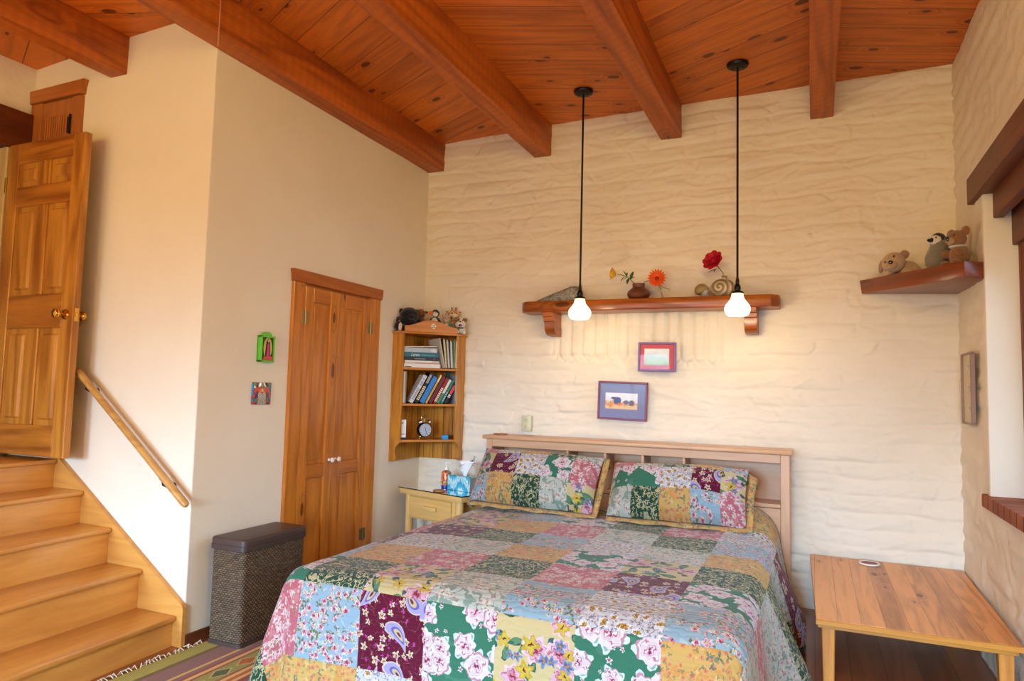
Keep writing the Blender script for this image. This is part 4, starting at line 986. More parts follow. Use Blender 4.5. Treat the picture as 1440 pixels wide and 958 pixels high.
plush('plush_toy', 'round black plush toy slumped on the left of the bookcase top', bl(-.165, .125, zb), BKR, [
  ('body', F_blk, [((0, 0, .07), (.085, .07, .075)), ((.01, -.02, .135), (.075, .06, .062)), ((-.05, -.05, .03), (.035, .04, .03)), ((.06, -.05, .03), (.035, .04, .03)), ((-.07, -.02, .08), (.03, .035, .045)), ((.085, -.02, .08), (.028, .035, .045))]),
  ('ear', F_blk, [((-.05, -.01, .165), (.02, .014, .02)), ((.068, -.01, .165), (.02, .014, .02))]),
  ('muzzle', F_blk, [((.012, -.07, .118), (.03, .02, .022))]), ('eye', m_eye, [((-.014, -.078, .147), (.006, .004, .006)), ((.036, -.078, .147), (.006, .004, .006))])], GT2)
plush('plush_penguin', 'tiny black and white plush penguin at the left edge of the bookcase top', bl(-.248, .06, zb), BKR+.3, [
  ('body', F_blk, [((0, 0, .04), (.026, .024, .042)), ((-.004, -.004, .078), (.02, .02, .02))]),
  ('belly', F_wht, [((.005, -.014, .036), (.019, .016, .034))]), ('beak', F_org, [((-.01, -.026, .078), (.006, .01, .005))]),
  ('wing', F_blk, [((-.027, 0, .045), (.006, .014, .026), RY(.3)), ((.027, 0, .045), (.006, .014, .026), RY(-.3))]),
  ('foot', F_org, [((-.011, -.02, .004), (.01, .014, .004)), ((.013, -.02, .004), (.01, .014, .004))]), ('eye', m_eye, [((-.002, -.023, .083), (.003, .003, .003)), ((.011, -.021, .083), (.003, .003, .003))])], GT2)
plush('plush_animal', 'small brown plush animal with pointed ears behind the crest, left of the puffin', bl(-.055, .15, zb), BKR, [
  ('body', F_brn, [((0, .02, .07), (.05, .05, .07)), ((0, -.01, .155), (.036, .034, .04)), ((-.04, -.02, .06), (.016, .022, .04)), ((.04, -.02, .06), (.016, .022, .04))]),
  ('ear', F_brn, [((-.044, 0, .178), (.02, .008, .011), RY(.5)), ((.044, 0, .17), (.02, .008, .011), RY(-.2))]),
  ('muzzle', furmat('fur_darkbrown', S(92, 46, 30)), [((0, -.04, .138), (.024, .016, .018))]), ('horn', F_cream, [((-.022, 0, .196), (.006, .006, .012), RY(-.4)), ((.024, 0, .194), (.006, .006, .012), RY(.4))]),
  ('eye', m_eye, [((-.013, -.042, .164), (.004, .003, .005)), ((.013, -.042, .164), (.004, .003, .005))])], GT2)
plush('plush_puffin', 'plush puffin with orange beak above the middle of the bookcase crest', bl(.045, .075, zb), BKR-.5, [
  ('body', F_blk, [((0, .01, .07), (.04, .04, .07)), ((.004, -.004, .158), (.032, .034, .032))]),
  ('face', F_wht, [((.004, -.020, .152), (.025, .022, .023))]), ('belly', F_wht, [((0, -.02, .07), (.03, .026, .055))]),
  ('beak', F_org, [((-.024, -.040, .156), (.02, .013, .017))]), ('wing', F_blk, [((-.042, .01, .08), (.008, .02, .045), RY(.25)), ((.045, .01, .08), (.008, .02, .045), RY(-.35))]),
  ('eye', m_eye, [((.014, -.041, .16), (.004, .003, .005)), ((-.008, -.042, .164), (.004, .003, .005))])], GT2)
plush('plush_bear', 'small beige plush bear in a teal top, right of the puffin', bl(.145, .085, zb), BKR-.25, [
  ('body', F_beige, [((0, 0, .045), (.036, .034, .045)), ((-.002, -.006, .118), (.034, .031, .034))]),
  ('sweater', F_teal, [((0, 0, .058), (.041, .038, .034)), ((-.042, -.008, .058), (.017, .016, .026), RY(.5)), ((.042, -.008, .058), (.017, .016, .026), RY(-.5))]),
  ('bib', F_cream, [((-.004, -.030, .062), (.018, .012, .026))]),
  ('ear', F_beige, [((-.027, 0, .15), (.012, .008, .012)), ((.024, 0, .15), (.012, .008, .012))]), ('muzzle', F_cream, [((-.003, -.034, .108), (.015, .012, .012))]),
  ('nose', m_eye, [((-.004, -.046, .113), (.005, .003, .004))]), ('eye', m_eye, [((-.015, -.035, .127), (.004, .003, .004)), ((.01, -.036, .127), (.004, .003, .004))]),
  ('leg', F_beige, [((-.024, -.035, .014), (.014, .024, .013)), ((.024, -.035, .014), (.014, .024, .013))])], GT2)
def spots(n):
    g = G(n); P = g.coord('Object'); v = g.voro(P, 55, dims='3D'); v2 = g.voro(P, 55, 'DISTANCE_TO_EDGE', '3D')
    c = g.mix(g.math('GREATER_THAN', v2.outputs['Distance'], .1), S(232, 204, 160), S(170, 96, 44)); return g.bsdf(c, .95, g.bump(g.noise(P, 140), .6, .004), .1)
F_spot = spots('fur_giraffe')
plush('plush_animal', 'spotted tan plush animal behind the bulldog on the bookcase top', bl(.215, .125, zb), BKR-.2, [
  ('body', F_spot, [((0, .01, .05), (.036, .03, .05)), ((0, 0, .11), (.022, .022, .05)), ((0, -.004, .165), (.046, .036, .034))]),
  ('ear', F_spot, [((-.05, 0, .18), (.016, .007, .01), RY(.4)), ((.05, 0, .18), (.016, .007, .01), RY(-.4))]),
  ('horn', F_mid, [((-.016, 0, .206), (.005, .005, .014)), ((.016, 0, .206), (.005, .005, .014)), ((-.016, 0, .219), (.008, .008, .007)), ((.016, 0, .219), (.008, .008, .007))]),
  ('muzzle', F_cream, [((0, -.036, .152), (.024, .018, .018))]), ('eye', m_eye, [((-.017, -.037, .173), (.005, .003, .006)), ((.017, -.037, .173), (.005, .003, .006))])], GT2)
plush('plush_bulldog', 'white and brown plush bulldog with open mouth at the right end of the bookcase top', bl(.243, .032, zb), BKR-.35, [
  ('body', F_wht, [((.008, .02, .034), (.036, .04, .034)), ((0, -.012, .088), (.042, .038, .042)), ((-.022, -.022, .018), (.015, .02, .018)), ((.03, -.022, .018), (.015, .02, .018))]),
  ('patch', furmat('fur_patch', S(140, 98, 62)), [((-.022, -.018, .106), (.026, .032, .026)), ((.027, -.01, .11), (.018, .03, .02))]),
  ('ear', furmat('fur_earbrown', S(84, 54, 40)), [((-.04, -.004, .118), (.012, .014, .016), RY(.5)), ((.04, -.004, .118), (.012, .014, .016), RY(-.5))]),
  ('jowl', F_wht, [((-.014, -.046, .084), (.017, .012, .015)), ((.014, -.046, .084), (.017, .012, .015))]), ('nose', m_eye, [((0, -.056, .098), (.009, .006, .006))]),
  ('mouth', m_eye, [((0, -.052, .068), (.013, .008, .009))]), ('tongue', furmat('felt_pink', S(226, 120, 130)), [((0, -.057, .066), (.006, .005, .004))]),
  ('collar', F_blk, [((0, -.008, .052), (.03, .03, .008))]), ('eye', m_eye, [((-.017, -.045, .108), (.005, .004, .005)), ((.017, -.045, .108), (.005, .004, .005))])], GT2)

# ---------------------------------------------------------------- corner slab shelf with toys
cs = thing('corner_shelf', 'thick stained timber corner shelf near the window carrying three soft toys', 'shelf', (.6, 4.6, 2.0))
top = [(.272, 4.915, 2.104), (.715, 4.135, 2.066), (.838, 4.20, 2.064), (.85, 4.935, 2.085)]
bm = BM(); vt = [bm.verts.new(p) for p in top]; vb = [bm.verts.new((x+(.012 if i == 0 else 0), y, z-.088)) for i, (x, y, z) in enumerate(top)]
bm.faces.new(vt); bm.faces.new(vb[::-1])
for i in range(4): bm.faces.new((vt[i], vb[i], vb[(i+1) % 4], vt[(i+1) % 4]))
bmesh.ops.bevel(bm, geom=bm.edges[:], offset=.006, segments=2, affect='EDGES', profile=.5); mk('slab', bm, m_cshelf, cs)
def csz(x, y):   # height of the tilted top
    n = (Vector(top[1])-Vector(top[0])).cross(Vector(top[3])-Vector(top[0])); p = Vector(top[0])
    return p.z-(n.x*(x-p.x)+n.y*(y-p.y))/n.z
GR = 'soft toys on the corner shelf by the window'
x, y = .478, 4.715
plush('plush_dog', 'floppy grey-beige plush dog lying at the left of the corner shelf', (x, y, csz(x, y)-.002), -.25, [
  ('body', F_beige, [((.03, .045, .05), (.075, .06, .05)), ((-.022, -.03, .082), (.066, .05, .062), RY(-.25)), ((-.05, -.04, .018), (.03, .035, .018)), ((.055, -.05, .018), (.035, .03, .018)), ((.09, .01, .03), (.03, .04, .03))]),
  ('ear', furmat('fur_ear', S(170, 136, 106)), [((-.088, -.02, .066), (.016, .024, .042), RY(.2)), ((.036, -.02, .128), (.026, .024, .026), RY(-.6))]),
  ('muzzle', F_tan, [((-.026, -.074, .062), (.034, .024, .028))]), ('nose', m_eye, [((-.027, -.097, .074), (.014, .01, .012))]),
  ('eye', m_eye, [((-.06, -.072, .082), (.006, .005, .007)), ((-.012, -.077, .112), (.006, .005, .007))])], GR)
x, y = .655, 4.50
plush('plush_penguin_chick', 'grey plush penguin chick with white face in the middle of the corner shelf', (x, y, csz(x, y)-.002), -.9, [
  ('body', F_grey, [((0, 0, .068), (.066, .07, .072)), ((.002, .004, .12), (.05, .05, .06)), ((0, 0, .17), (.042, .044, .044))]),
  ('hood', F_blk, [((0, .0, .178), (.041, .0445, .042))]), ('face', F_wht, [((0, -.017, .176), (.0385, .033, .033))]),
  ('beak', F_blk, [((0, -.053, .172), (.010, .022, .010)), ((0, -.042, .174), (.016, .012, .015))]),
  ('wing', furmat('fur_greydark', S(112, 108, 98)), [((-.062, .005, .09), (.012, .03, .055), RY(.3)), ((.062, .005, .09), (.012, .03, .055), RY(-.3))]),
  ('foot', F_blk, [((-.028, -.06, .006), (.02, .024, .007)), ((.028, -.06, .006), (.02, .024, .007))]), ('eye', m_eye, [((-.025, -.039, .185), (.005, .005, .005)), ((.025, -.039, .185), (.005, .005, .005))])], GR)
x, y = .722, 4.325
plush('plush_bear', 'brown plush bear with white collar sitting at the right end of the corner shelf', (x, y, csz(x, y)-.002), -.95, [
  ('body', F_mid, [((0, .01, .06), (.052, .05, .062)), ((0, -.008, .15), (.05, .046, .047)), ((-.03, -.05, .016), (.02, .03, .016)), ((.034, -.05, .016), (.02, .03, .016)), ((-.045, -.03, .072), (.017, .03, .022)), ((.045, -.03, .072), (.017, .03, .022))]),
  ('ear', F_mid, [((-.046, .004, .186), (.026, .014, .026)), ((.046, .004, .186), (.026, .014, .026))]),
  ('muzzle', F_tan, [((0, -.048, .134), (.024, .018, .02))]), ('nose', m_eye, [((0, -.066, .144), (.009, .007, .014))]),
  ('collar', F_wht, [((0, -.002, .108), (.044, .042, .008))]), ('eye', m_eye, [((-.022, -.046, .164), (.005, .004, .006)), ((.022, -.046, .164), (.005, .004, .006))])], GR)

# ---------------------------------------------------------------- long shelf with corbels
sh = thing('wall_shelf', 'long thick stained timber shelf on two carved corbels above the bed', 'shelf', (-1.09, 4.79, 1.92))
bm = BM()
prism(bm, [(-2.0, 4.90), (-2.0, 4.73), (-1.955, 4.685), (-.245, 4.685), (-.195, 4.735), (-.195, 4.90)], Matrix.Translation((0, 0, 1.925)), .078, bev=.007)
mk('slab', bm, m_shelfw, sh)
for cx in (-1.785, -.375):
    bm = BM()
    pf = [(0, 0), (-.20, 0), (-.20, -.036), (-.176, -.036), (-.176, -.066), (-.152, -.066), (-.152, -.098), (-.148, -.12), (-.135, -.142), (-.112, -.158), (-.08, -.166), (0, -.168)]
    prism(bm, pf, Matrix.Translation((cx-.04, 4.90, 1.925)) @ Matrix(((0,0,1,0),(1,0,0,0),(0,1,0,0),(0,0,0,1))), .08, bev=.003); mk('corbel', bm, m_shelfw, sh)
ZS = 2.003
def lump(name, lab, cat, loc, pts, mat, nz=.006):
    bm = BM()
    for p in pts: bm.verts.new(p)
    bmesh.ops.convex_hull(bm, input=bm.verts[:])
    bmesh.ops.subdivide_edges(bm, edges=bm.edges[:], cuts=3, use_grid_fill=True, smooth=.08)
    for v in bm.verts: v.co += nz*noise.noise_vector(v.co*28); v.co.z = max(v.co.z, 0)
    o = mk(name, bm, mat, ang=60); o.location = loc; return props(o, lab, cat)
def speck(n, a, b):
    g = G(n); P = g.coord('Object'); q = g.noise(P, 90, 4, .7); c = g.mix(g.ramp(q, [(.42, 0), (.55, 1)]), a, b); return g.bsdf(c, .9, g.bump(g.noise(P, 50, 5, .7), .8, .006), .15)
lump('wedge_stone', 'grey speckled wedge-shaped stone lying at the left end of the long shelf', 'stone', (-1.72, 4.78, ZS), [(-.19, -.03, 0), (-.19, .03, 0), (-.18, 0, .015), (.16, -.06, 0), (.17, .05, 0), (.10, -.03, .115), (.13, .03, .118), (.17, -.04, .06), (.17, .03, .08)], speck('grey_stone', S(96, 96, 92), S(160, 156, 146)), .006)
m_clay = plain('brown_clay', S(104, 58, 42), .38, bumpy=.15, var=.3)
vz = thing('clay_vase', 'round brown clay vase holding yellow and orange flowers on the long shelf', 'vase', (-1.128, 4.78, ZS))
bm = BM(); lathe(bm, [(.045, 0), (.07, .015), (.082, .038), (.076, .06), (.055, .078), (.043, .088), (.043, .108), (.047, .115), (.041, .115), (.038, .09), (.05, .075), (.06, .04), (.03, .01), (0, .008)], (0,0,0), 32); mk('pot', bm, m_clay, vz, True)
m_stem = plain('green_stem', S(86, 120, 50), .6); m_leaf = plain('green_leaf', S(62, 96, 46), .55, bumpy=.2)
def leafmesh(bm, p, d, L, W, up=(0, 0, 1)):
    d = Vector(d).normalized(); s_ = d.cross(Vector(up)).normalized(); n = s_.cross(d)
    p = Vector(p); row = []
    for i in range(6):
        t = i/5; w = W*math.sin(PI*min(1, t*.92+.04))**.8; c = p+d*L*t-n*L*.15*t*t
        row.append((bm.verts.new(c-s_*w+n*w*.3), bm.verts.new(c), bm.verts.new(c+s_*w+n*w*.3)))
    for a, b in zip(row, row[1:]):
        bm.faces.new((a[0], a[1], b[1], b[0])); bm.faces.new((a[1], a[2], b[2], b[1]))
def solid(o, th): 
    m = o.modifiers.new('thickness', 'SOLIDIFY'); m.thickness = th; return o
def bloom(bm, c, axis, rings):
    """rings: (count, radius, length, width, tilt, phase); petals cup around axis"""
    x, y, d = frame_of(axis); c = Vector(c)
    for n, r0, L, W, tilt, ph in rings:
        for k in range(n):
            a = 2*PI*k/n+ph; o = x*math.cos(a)+y*math.sin(a); tg = d.cross(o)
            pd = o*math.cos(tilt)+d*math.sin(tilt); nn = d*math.cos(tilt)-o*math.sin(tilt)
            row = []
            for i in range(5):
                t = i/4; w = W*(.35+.65*math.sin(PI*min(1, .15+t*.75))); q = c+o*r0+pd*L*t+nn*L*.25*t*t
                if i == 4: w *= .55
                row.append((bm.verts.new(q-tg*w+nn*w*.25), bm.verts.new(q), bm.verts.new(q+tg*w+nn*w*.25)))
            for a_, b_ in zip(row, row[1:]):
                bm.faces.new((a_[0], a_[1], b_[1], b_[0])); bm.faces.new((a_[1], a_[2], b_[2], b_[1]))
m_yel, m_orp, m_red = plain('yellow_petal', S(232, 176, 40), .6, var=.3, bscale=90), plain('orange_petal', S(240, 96, 24), .6, var=.3, bscale=90), plain('red_petal', S(204, 20, 46), .55, var=.45, bscale=60)
VX, VY = -1.128, 4.78
t = thing('yellow_flower', 'yellow flower leaning left out of the brown clay vase', 'flower', (VX, VY, ZS+.1))
bm = BM(); tube(bm, [(VX, VY, ZS+.05), (VX-.03, VY, ZS+.118), (VX-.075, VY, ZS+.165), (VX-.125, VY-.005, ZS+.185), (VX-.155, VY-.005, ZS+.19)], .003, 6); mk('stem', bm, m_stem, t)
bm = BM(); bloom(bm, (VX-.165, VY-.008, ZS+.192), (-.9, -.25, .12), [(9, .006, .052, .018, .5, 0), (8, .005, .046, .017, .85, .3), (6, .003, .038, .014, 1.15, .1)]); ell(bm, (VX-.182, VY-.012, ZS+.194), (.017, .017, .022)); solid(mk('bloom', bm, m_yel, t, ang=80), .001)
bm = BM()
for p, d, L in (((-.09, 0, .172), (-.3, -.2, .8), .045), ((-.09, 0, .172), (.2, -.3, .9), .03), ((-.1, 0, .175), (-.5, -.3, -.6), .05), ((-.07, 0, .16), (-.2, -.5, -.8), .05), ((-.06, 0, .15), (.3, -.2, .9), .06), ((-.06, 0, .15), (.8, -.3, .5), .04), ((-.08, 0, .165), (-.7, -.4, -.3), .04)): leafmesh(bm, Vector((VX, VY, ZS))+Vector(p), d, L, L*.24)
solid(mk('leaf', bm, m_leaf, t, ang=80), .001)
t = thing('orange_flower', 'orange bloom with drooping buds on the right of the clay vase', 'flower', (VX, VY, ZS+.1))
bm = BM(); tube(bm, [(VX, VY, ZS+.05), (VX+.03, VY, ZS+.118), (VX+.06, VY-.01, ZS+.132), (VX+.115, VY-.02, ZS+.133), (VX+.135, VY-.03, ZS+.14)], .003, 6)
tube(bm, [(VX+.1, VY-.02, ZS+.133), (VX+.15, VY-.02, ZS+.09), (VX+.17, VY-.03, ZS+.03), (VX+.175, VY-.03, ZS+.008)], .0025, 6); tube(bm, [(VX+.12, VY-.02, ZS+.12), (VX+.18, VY-.02, ZS+.08), (VX+.215, VY-.02, ZS+.066)], .0025, 6); mk('stem', bm, m_stem, t)
bm = BM(); bloom(bm, (VX+.137, VY-.036, ZS+.142), (.1, -1, .05), [(18, .006, .060, .009, .12, 0), (16, .006, .052, .008, .3, .2), (12, .004, .036, .007, .6, .1)]); solid(mk('bloom', bm, m_orp, t, ang=80), .001)
bm = BM(); ell(bm, (VX+.138, VY-.044, ZS+.142), (.014, .009, .014), nz=.002); mk('flower_center', bm, plain('dark_red_center', S(150, 40, 20), .8, bumpy=.4), t)
bm = BM(); ell(bm, (VX+.22, VY-.02, ZS+.062), (.009, .008, .011)); ell(bm, (VX+.175, VY-.03, ZS+.012), (.008, .008, .011)); ell(bm, (VX+.155, VY-.03, ZS+.062), (.008, .008, .012)); leafmesh(bm, (VX+.15, VY-.02, ZS+.085), (.6, -.3, -.5), .03, .008); mk('bud', bm, plain('pale_green_bud', S(170, 176, 96), .6), t)
# spiral vase, little mushroom figure, red rose
def stripes(n):
    g = G(n); P = g.coord('Object'); x, y, z = g.sep(P)
    r = g.vm('LENGTH', g.comb(g.math('SUBTRACT', x, -.018), g.math('SUBTRACT', z, .066), 0)); a = g.math('ARCTAN2', g.math('SUBTRACT', z, .066), g.math('SUBTRACT', x, -.018))
    f = g.math('FRACT', g.math('ADD', g.math('MULTIPLY', r, 34), g.math('ADD', g.math('DIVIDE', a, 6.2832), g.math('MULTIPLY', g.noise(P, 20), .15))))
    c = g.ramp(f, [(0, S(110, 84, 64)), (.3, S(176, 150, 118)), (.55, S(196, 182, 152)), (.7, S(150, 130, 108)), (.9, S(106, 84, 66))])
    return g.bsdf(c, .5, g.bump(f, .3, .004), .3)
sv = thing('spiral_vase', 'round flat stone-coloured vase carved with a spiral, holding the red flower', 'vase', (-.555, 4.775, ZS))
bm = BM(); ell(bm, (0, 0, .062), (.082, .045, .064), sub=4)
for v in bm.verts:
    r = math.hypot(v.co.x+.018, v.co.z-.066); a = math.atan2(v.co.z-.066, v.co.x+.018)
    v.co += Vector((0, -1 if v.co.y < 0 else 1, 0))*.004*math.cos(2*PI*(r*34+a/(2*PI))); v.co.z = max(v.co.z, 0)
lathe(bm, [(.016, .115), (.018, .14), (.022, .147), (.017, .147), (.012, .12)], (.012, 0, 0), 20); mk('pot', bm, stripes('spiral_stone'), sv, True, ang=80)
mf = thing('mushroom_figure', 'small stone mushroom figure beside the spiral vase on the long shelf', 'figurine', (-.672, 4.77, ZS))
m_msh = plain('mossy_stone', S(150, 128, 84), .8, bumpy=.4, var=.4); m_mst = plain('pale_stone', S(170, 166, 156), .8, bumpy=.4, var=.3)
bm = BM(); lathe(bm, [(.036, 0), (.03, .01), (.024, .02), (.03, .035), (.036, .045), (.02, .06), (0, .06)], (0,0,0), 20); mk('stalk', bm, m_mst, mf, True)
bm = BM(); lathe(bm, [(0, .03), (.03, .032), (.046, .045), (.048, .062), (.036, .085), (.018, .096), (0, .098)], (-.002, 0, 0), 24, Matrix.Rotation(-.35, 4, 'Y')); mk('cap', bm, m_msh, mf, True)
t = thing('red_flower', 'large red bloom leaning left out of the spiral vase', 'flower', (-.543, 4.775, ZS+.14))
bm = BM(); tube(bm, [(-.543, 4.775, ZS+.12), (-.553, 4.775, ZS+.165), (-.575, 4.765, ZS+.195), (-.592, 4.755, ZS+.215)], .0035, 6); mk('stem', bm, m_stem, t)
bm = BM(); bloom(bm, (-.606, 4.742, ZS+.238), (-.35, -.85, .35), [(8, .014, .064, .031, .2, 0), (8, .012, .058, .029, .55, .4), (7, .010, .05, .025, .85, .1), (6, .007, .042, .02, 1.1, .5), (5, .004, .034, .014, 1.3, .2)]); solid(mk('bloom', bm, m_red, t, ang=80), .0012)
bm = BM(); leafmesh(bm, (-.6, 4.75, ZS+.19), (-.9, -.3, -.35), .05, .011); leafmesh(bm, (-.59, 4.75, ZS+.195), (-.6, -.4, -.7), .035, .009); solid(mk('leaf', bm, m_leaf, t, ang=80), .001)

# ---------------------------------------------------------------- pendant lamps
def pendant(x, y, lab):
    t = thing('pendant_lamp', lab, 'lamp', (x, y, 1.83), group='pair of pendant lamps over the bed')
    zc = ceil_z(x)
    bm = BM(); lathe(bm, [(0, 0), (.066, 0), (.068, -.008), (.062, -.02), (.05, -.026), (0, -.026)], (x, y, zc), 32)
    for dx in (-.03, .03): ell(bm, (x+dx, y, zc-.028), (.006, .006, .006), sub=2)
    mk('canopy', bm, m_blackmetal, t)
    bm = BM(); tube(bm, [(x, y, zc-.02), (x, y, 2.0)], .0068, 10); mk('rod', bm, m_blackmetal, t)
    bm = BM(); lathe(bm, [(.008, 2.07), (.012, 2.045), (.010, 2.035), (.018, 2.02), (.021, 2.005), (.017, 1.992), (.034, 1.984), (.038, 1.976), (.034, 1.972), (0, 1.972)], (x, y, 0), 24); mk('socket', bm, m_blackmetal, t)
    bm = BM(); pr = [(.034, 1.974), (.036, 1.955), (.041, 1.938), (.056, 1.918), (.070, 1.9), (.0765, 1.882), (.074, 1.86), (.064, 1.842), (.055, 1.836)]
    lathe(bm, pr+[(r-.004, z+.002) for r, z in pr[::-1]], (x, y, 0), 36, closed=False); s_ = mk('lamp_shade', bm, m_glow, t, label='lit milk glass bell shade')
    bm = BM(); ell(bm, (x, y, 1.885), (.022, .022, .03)); mk('bulb', bm, m_bulb, t)
    ld = bpy.data.lights.new('pendant_bulb', 'POINT'); ld.energy = E_PEND; ld.color = (1, .72, .40); ld.shadow_soft_size = .05
    lo = bpy.data.objects.new('pendant_bulb', ld); COL.objects.link(lo); lo.location = (x, y, 1.80)
E_PEND = 4.5
gb = G('bulb_glow'); eb = gb.node('ShaderNodeEmission', {0: (1, .8, .5, 1), 1: 12}); gb.t.links.new(eb.outputs[0], gb.out.inputs[0]); m_bulb = gb.m
pendant(-1.445, 4.42, 'lit black pendant lamp with bell shade, hanging over the left pillow side')
pendant(-.425, 4.41, 'lit black pendant lamp with bell shade, hanging in front of the spiral vase')
# ---------------------------------------------------------------- nightstand
NB = (-2.555, 4.40); NR = math.radians(-16.5); NT = .60
ns = thing('nightstand', 'pale pine nightstand with one drawer and glass top left of the bed', 'nightstand', (NB[0], NB[1], 0), NR)
# local: x along the front (-.335 .. .335), y 0 (front) .. .38
bm = BM(); bx(bm, -.325, .325, 0, .36, NT-.048, NT-.008, .006, 2); mk('table_top', bm, m_nightx, ns, True)
bm = BM(); bx(bm, -.335, .335, -.008, .37, NT-.0075, NT, .002); mk('glass_top', bm, m_tint, ns, True, label='clear glass sheet on the top')
for x in (-.262, .262):
    for y in (.05, .32):
        bm = BM(); tube(bm, [(x, y, 0), (x, y, .02), (x, y, NT-.05)], [.026, .029, .031], 14); mk('leg', bm, m_nightz, ns, True)
bm = BM(); bx(bm, -.235, .235, .03, .34, NT-.22, NT-.048, .003); mk('case', bm, m_nightx, ns, True)
bm = BM(); bx(bm, -.232, .205, .012, .03, NT-.205, NT-.058, .004); dw = mk('drawer', bm, m_nightx, ns, True)
bm = BM(); bx(bm, -.06, .075, -.012, .013, NT-.142, NT-.112, .006, 2); mk('handle', bm, m_nightx, dw, True)
def nl(x, y, z): return Matrix.Translation((NB[0], NB[1], 0)) @ Matrix.Rotation(NR, 4, 'Z') @ Vector((x, y, z))
t = thing('tissue_box', 'turquoise patterned tissue box with a white tissue on the nightstand', 'tissue box', nl(.135, .165, NT+.0005), NR+.03)
def ikat(n):
    g = G(n); P = g.coord('Object'); x, y, z = g.sep(P)
    hz = g.math('ADD', x, g.math('MULTIPLY', y, 1.3))
    s_ = g.noise(g.comb(g.math('MULTIPLY', hz, 90), 0, g.math('MULTIPLY', z, 9)), 1, 3, .6)
    zig = g.math('ABSOLUTE', g.math('SUBTRACT', g.math('FRACT', g.math('ADD', g.math('MULTIPLY', hz, 6.5), .38)), .5))
    f = g.math('FRACT', g.math('ADD', g.math('MULTIPLY', zig, 1.6), g.math('ADD', g.math('MULTIPLY', z, 9), g.math('MULTIPLY', s_, 1.1))))
    c = g.ramp(f, [(0, S(70, 184, 212)), (.28, S(40, 150, 186)), (.42, S(196, 226, 230)), (.6, S(120, 204, 220)), (.78, S(226, 236, 236)), (.92, S(70, 184, 212))])
    return g.bsdf(c, .5, None, .3)
bm = BM(); bx(bm, -.115, .105, 0, .115, 0, .105, .003); mk('carton', bm, ikat('turquoise_ikat'), t, True)
bm = BM(); bx(bm, .1052, .1065, .002, .113, .002, .103); mk('side_panel', bm, plain('grey_card_side', S(150, 160, 164), .6), t, True, label='plain grey end panel')
bm = BM(); rr = random.Random(5); cols = []
for i in range(13):
    a = 2*PI*i/13; r0 = .016 if i % 2 else .03
    col = []
    for k in range(7):
        q = k/6; rad = r0*(.6+q*1.9)*(1 if i % 2 else .8); 
        col.append(bm.verts.new((.01+.03*q*q+rad*math.cos(a)*1.5*(.6+.4*q)+.012*q*rr.uniform(-1, 1), .055+rad*math.sin(a)*.55, .1+q*.115*(1+.25*math.cos(a-.4))+(.02*math.sin(3*a) if k == 6 else 0))))
    cols.append(col)
for i in range(13):
    for k in range(6): bm.faces.new((cols[i][k], cols[(i+1) % 13][k], cols[(i+1) % 13][k+1], cols[i][k+1]))
ts = mk('tissue', bm, plain('tissue_paper', S(244, 246, 250), .9, var=.03), t, True, ang=120); solid(ts, .0015)
def labelmat(n):
    g = G(n); P = g.coord('Object'); x, y, z = g.sep(P)
    a = g.math('MULTIPLY', g.math('ARCTAN2', y, x), .037); u = g.math('ADD', g.math('DIVIDE', a, .042), 3.3); v = g.math('DIVIDE', z, .052)
    fu, fv = g.math('ABSOLUTE', g.math('SUBTRACT', g.math('FRACT', u), .5)), g.math('ABSOLUTE', g.math('SUBTRACT', g.math('FRACT', v), .5))
    d = g.math('ADD', fu, fv); cell = g.math('ADD', g.math('FLOOR', u), g.math('MULTIPLY', g.math('FLOOR', v), 2.7))
    wn = g.node('ShaderNodeTexWhiteNoise', {'W': cell}, noise_dimensions='1D').outputs[0]
    c1 = g.ramp(wn, [(0, S(206, 60, 44)), (.3, S(236, 226, 206)), (.5, S(226, 120, 40)), (.7, S(60, 140, 150)), (.85, S(150, 170, 70))], 'CONSTANT')
    c2 = g.ramp(g.math('FRACT', g.math('MULTIPLY', wn, 7.3)), [(0, S(240, 232, 214)), (.35, S(214, 66, 44)), (.65, S(226, 170, 60)), (.85, S(80, 60, 90))], 'CONSTANT')
    c = g.mix(g.math('LESS_THAN', d, .36), c1, c2); c = g.mix(g.math('LESS_THAN', g.math('ABSOLUTE', g.math('SUBTRACT', d, .36)), .03), c, S(30, 30, 60))
    c = g.mix(g.math('LESS_THAN', z, .022), c, S(40, 60, 150)); return g.bsdf(c, .3, None, .4, coat=.3)
t = thing('pump_bottle', 'lotion pump bottle with colourful diamond-pattern label on the nightstand', 'bottle', nl(-.048, .215, NT+.0005), NR)
bm = BM(); lathe(bm, [(.034, 0), (.037, .004), (.037, .105), (.034, .118), (.022, .128), (.013, .132), (0, .132)], (0,0,0), 32); mk('bottle', bm, labelmat('diamond_label'), t, True)
bm = BM(); lathe(bm, [(.0145, .1325), (.0145, .15), (.012, .154), (.005, .155), (.005, .178), (.012, .18), (.012, .192), (.008, .195), (0, .195)], (0,0,0), 20); box(bm, (.022, -.004, .188), (.04, .01, .009), None, .003); mk('pump', bm, m_whitepl, t, True)
t = thing('coaster', 'oval wooden coaster at the front of the nightstand glass', 'coaster', nl(.05, .05, NT+.0005), NR)
bm = BM(); lathe(bm, [(.04, 0), (.046, .003), (.046, .007), (.042, .01), (.036, .008), (0, .008)], (0,0,0), 32); mk('disc', bm, m_cork, t, True)

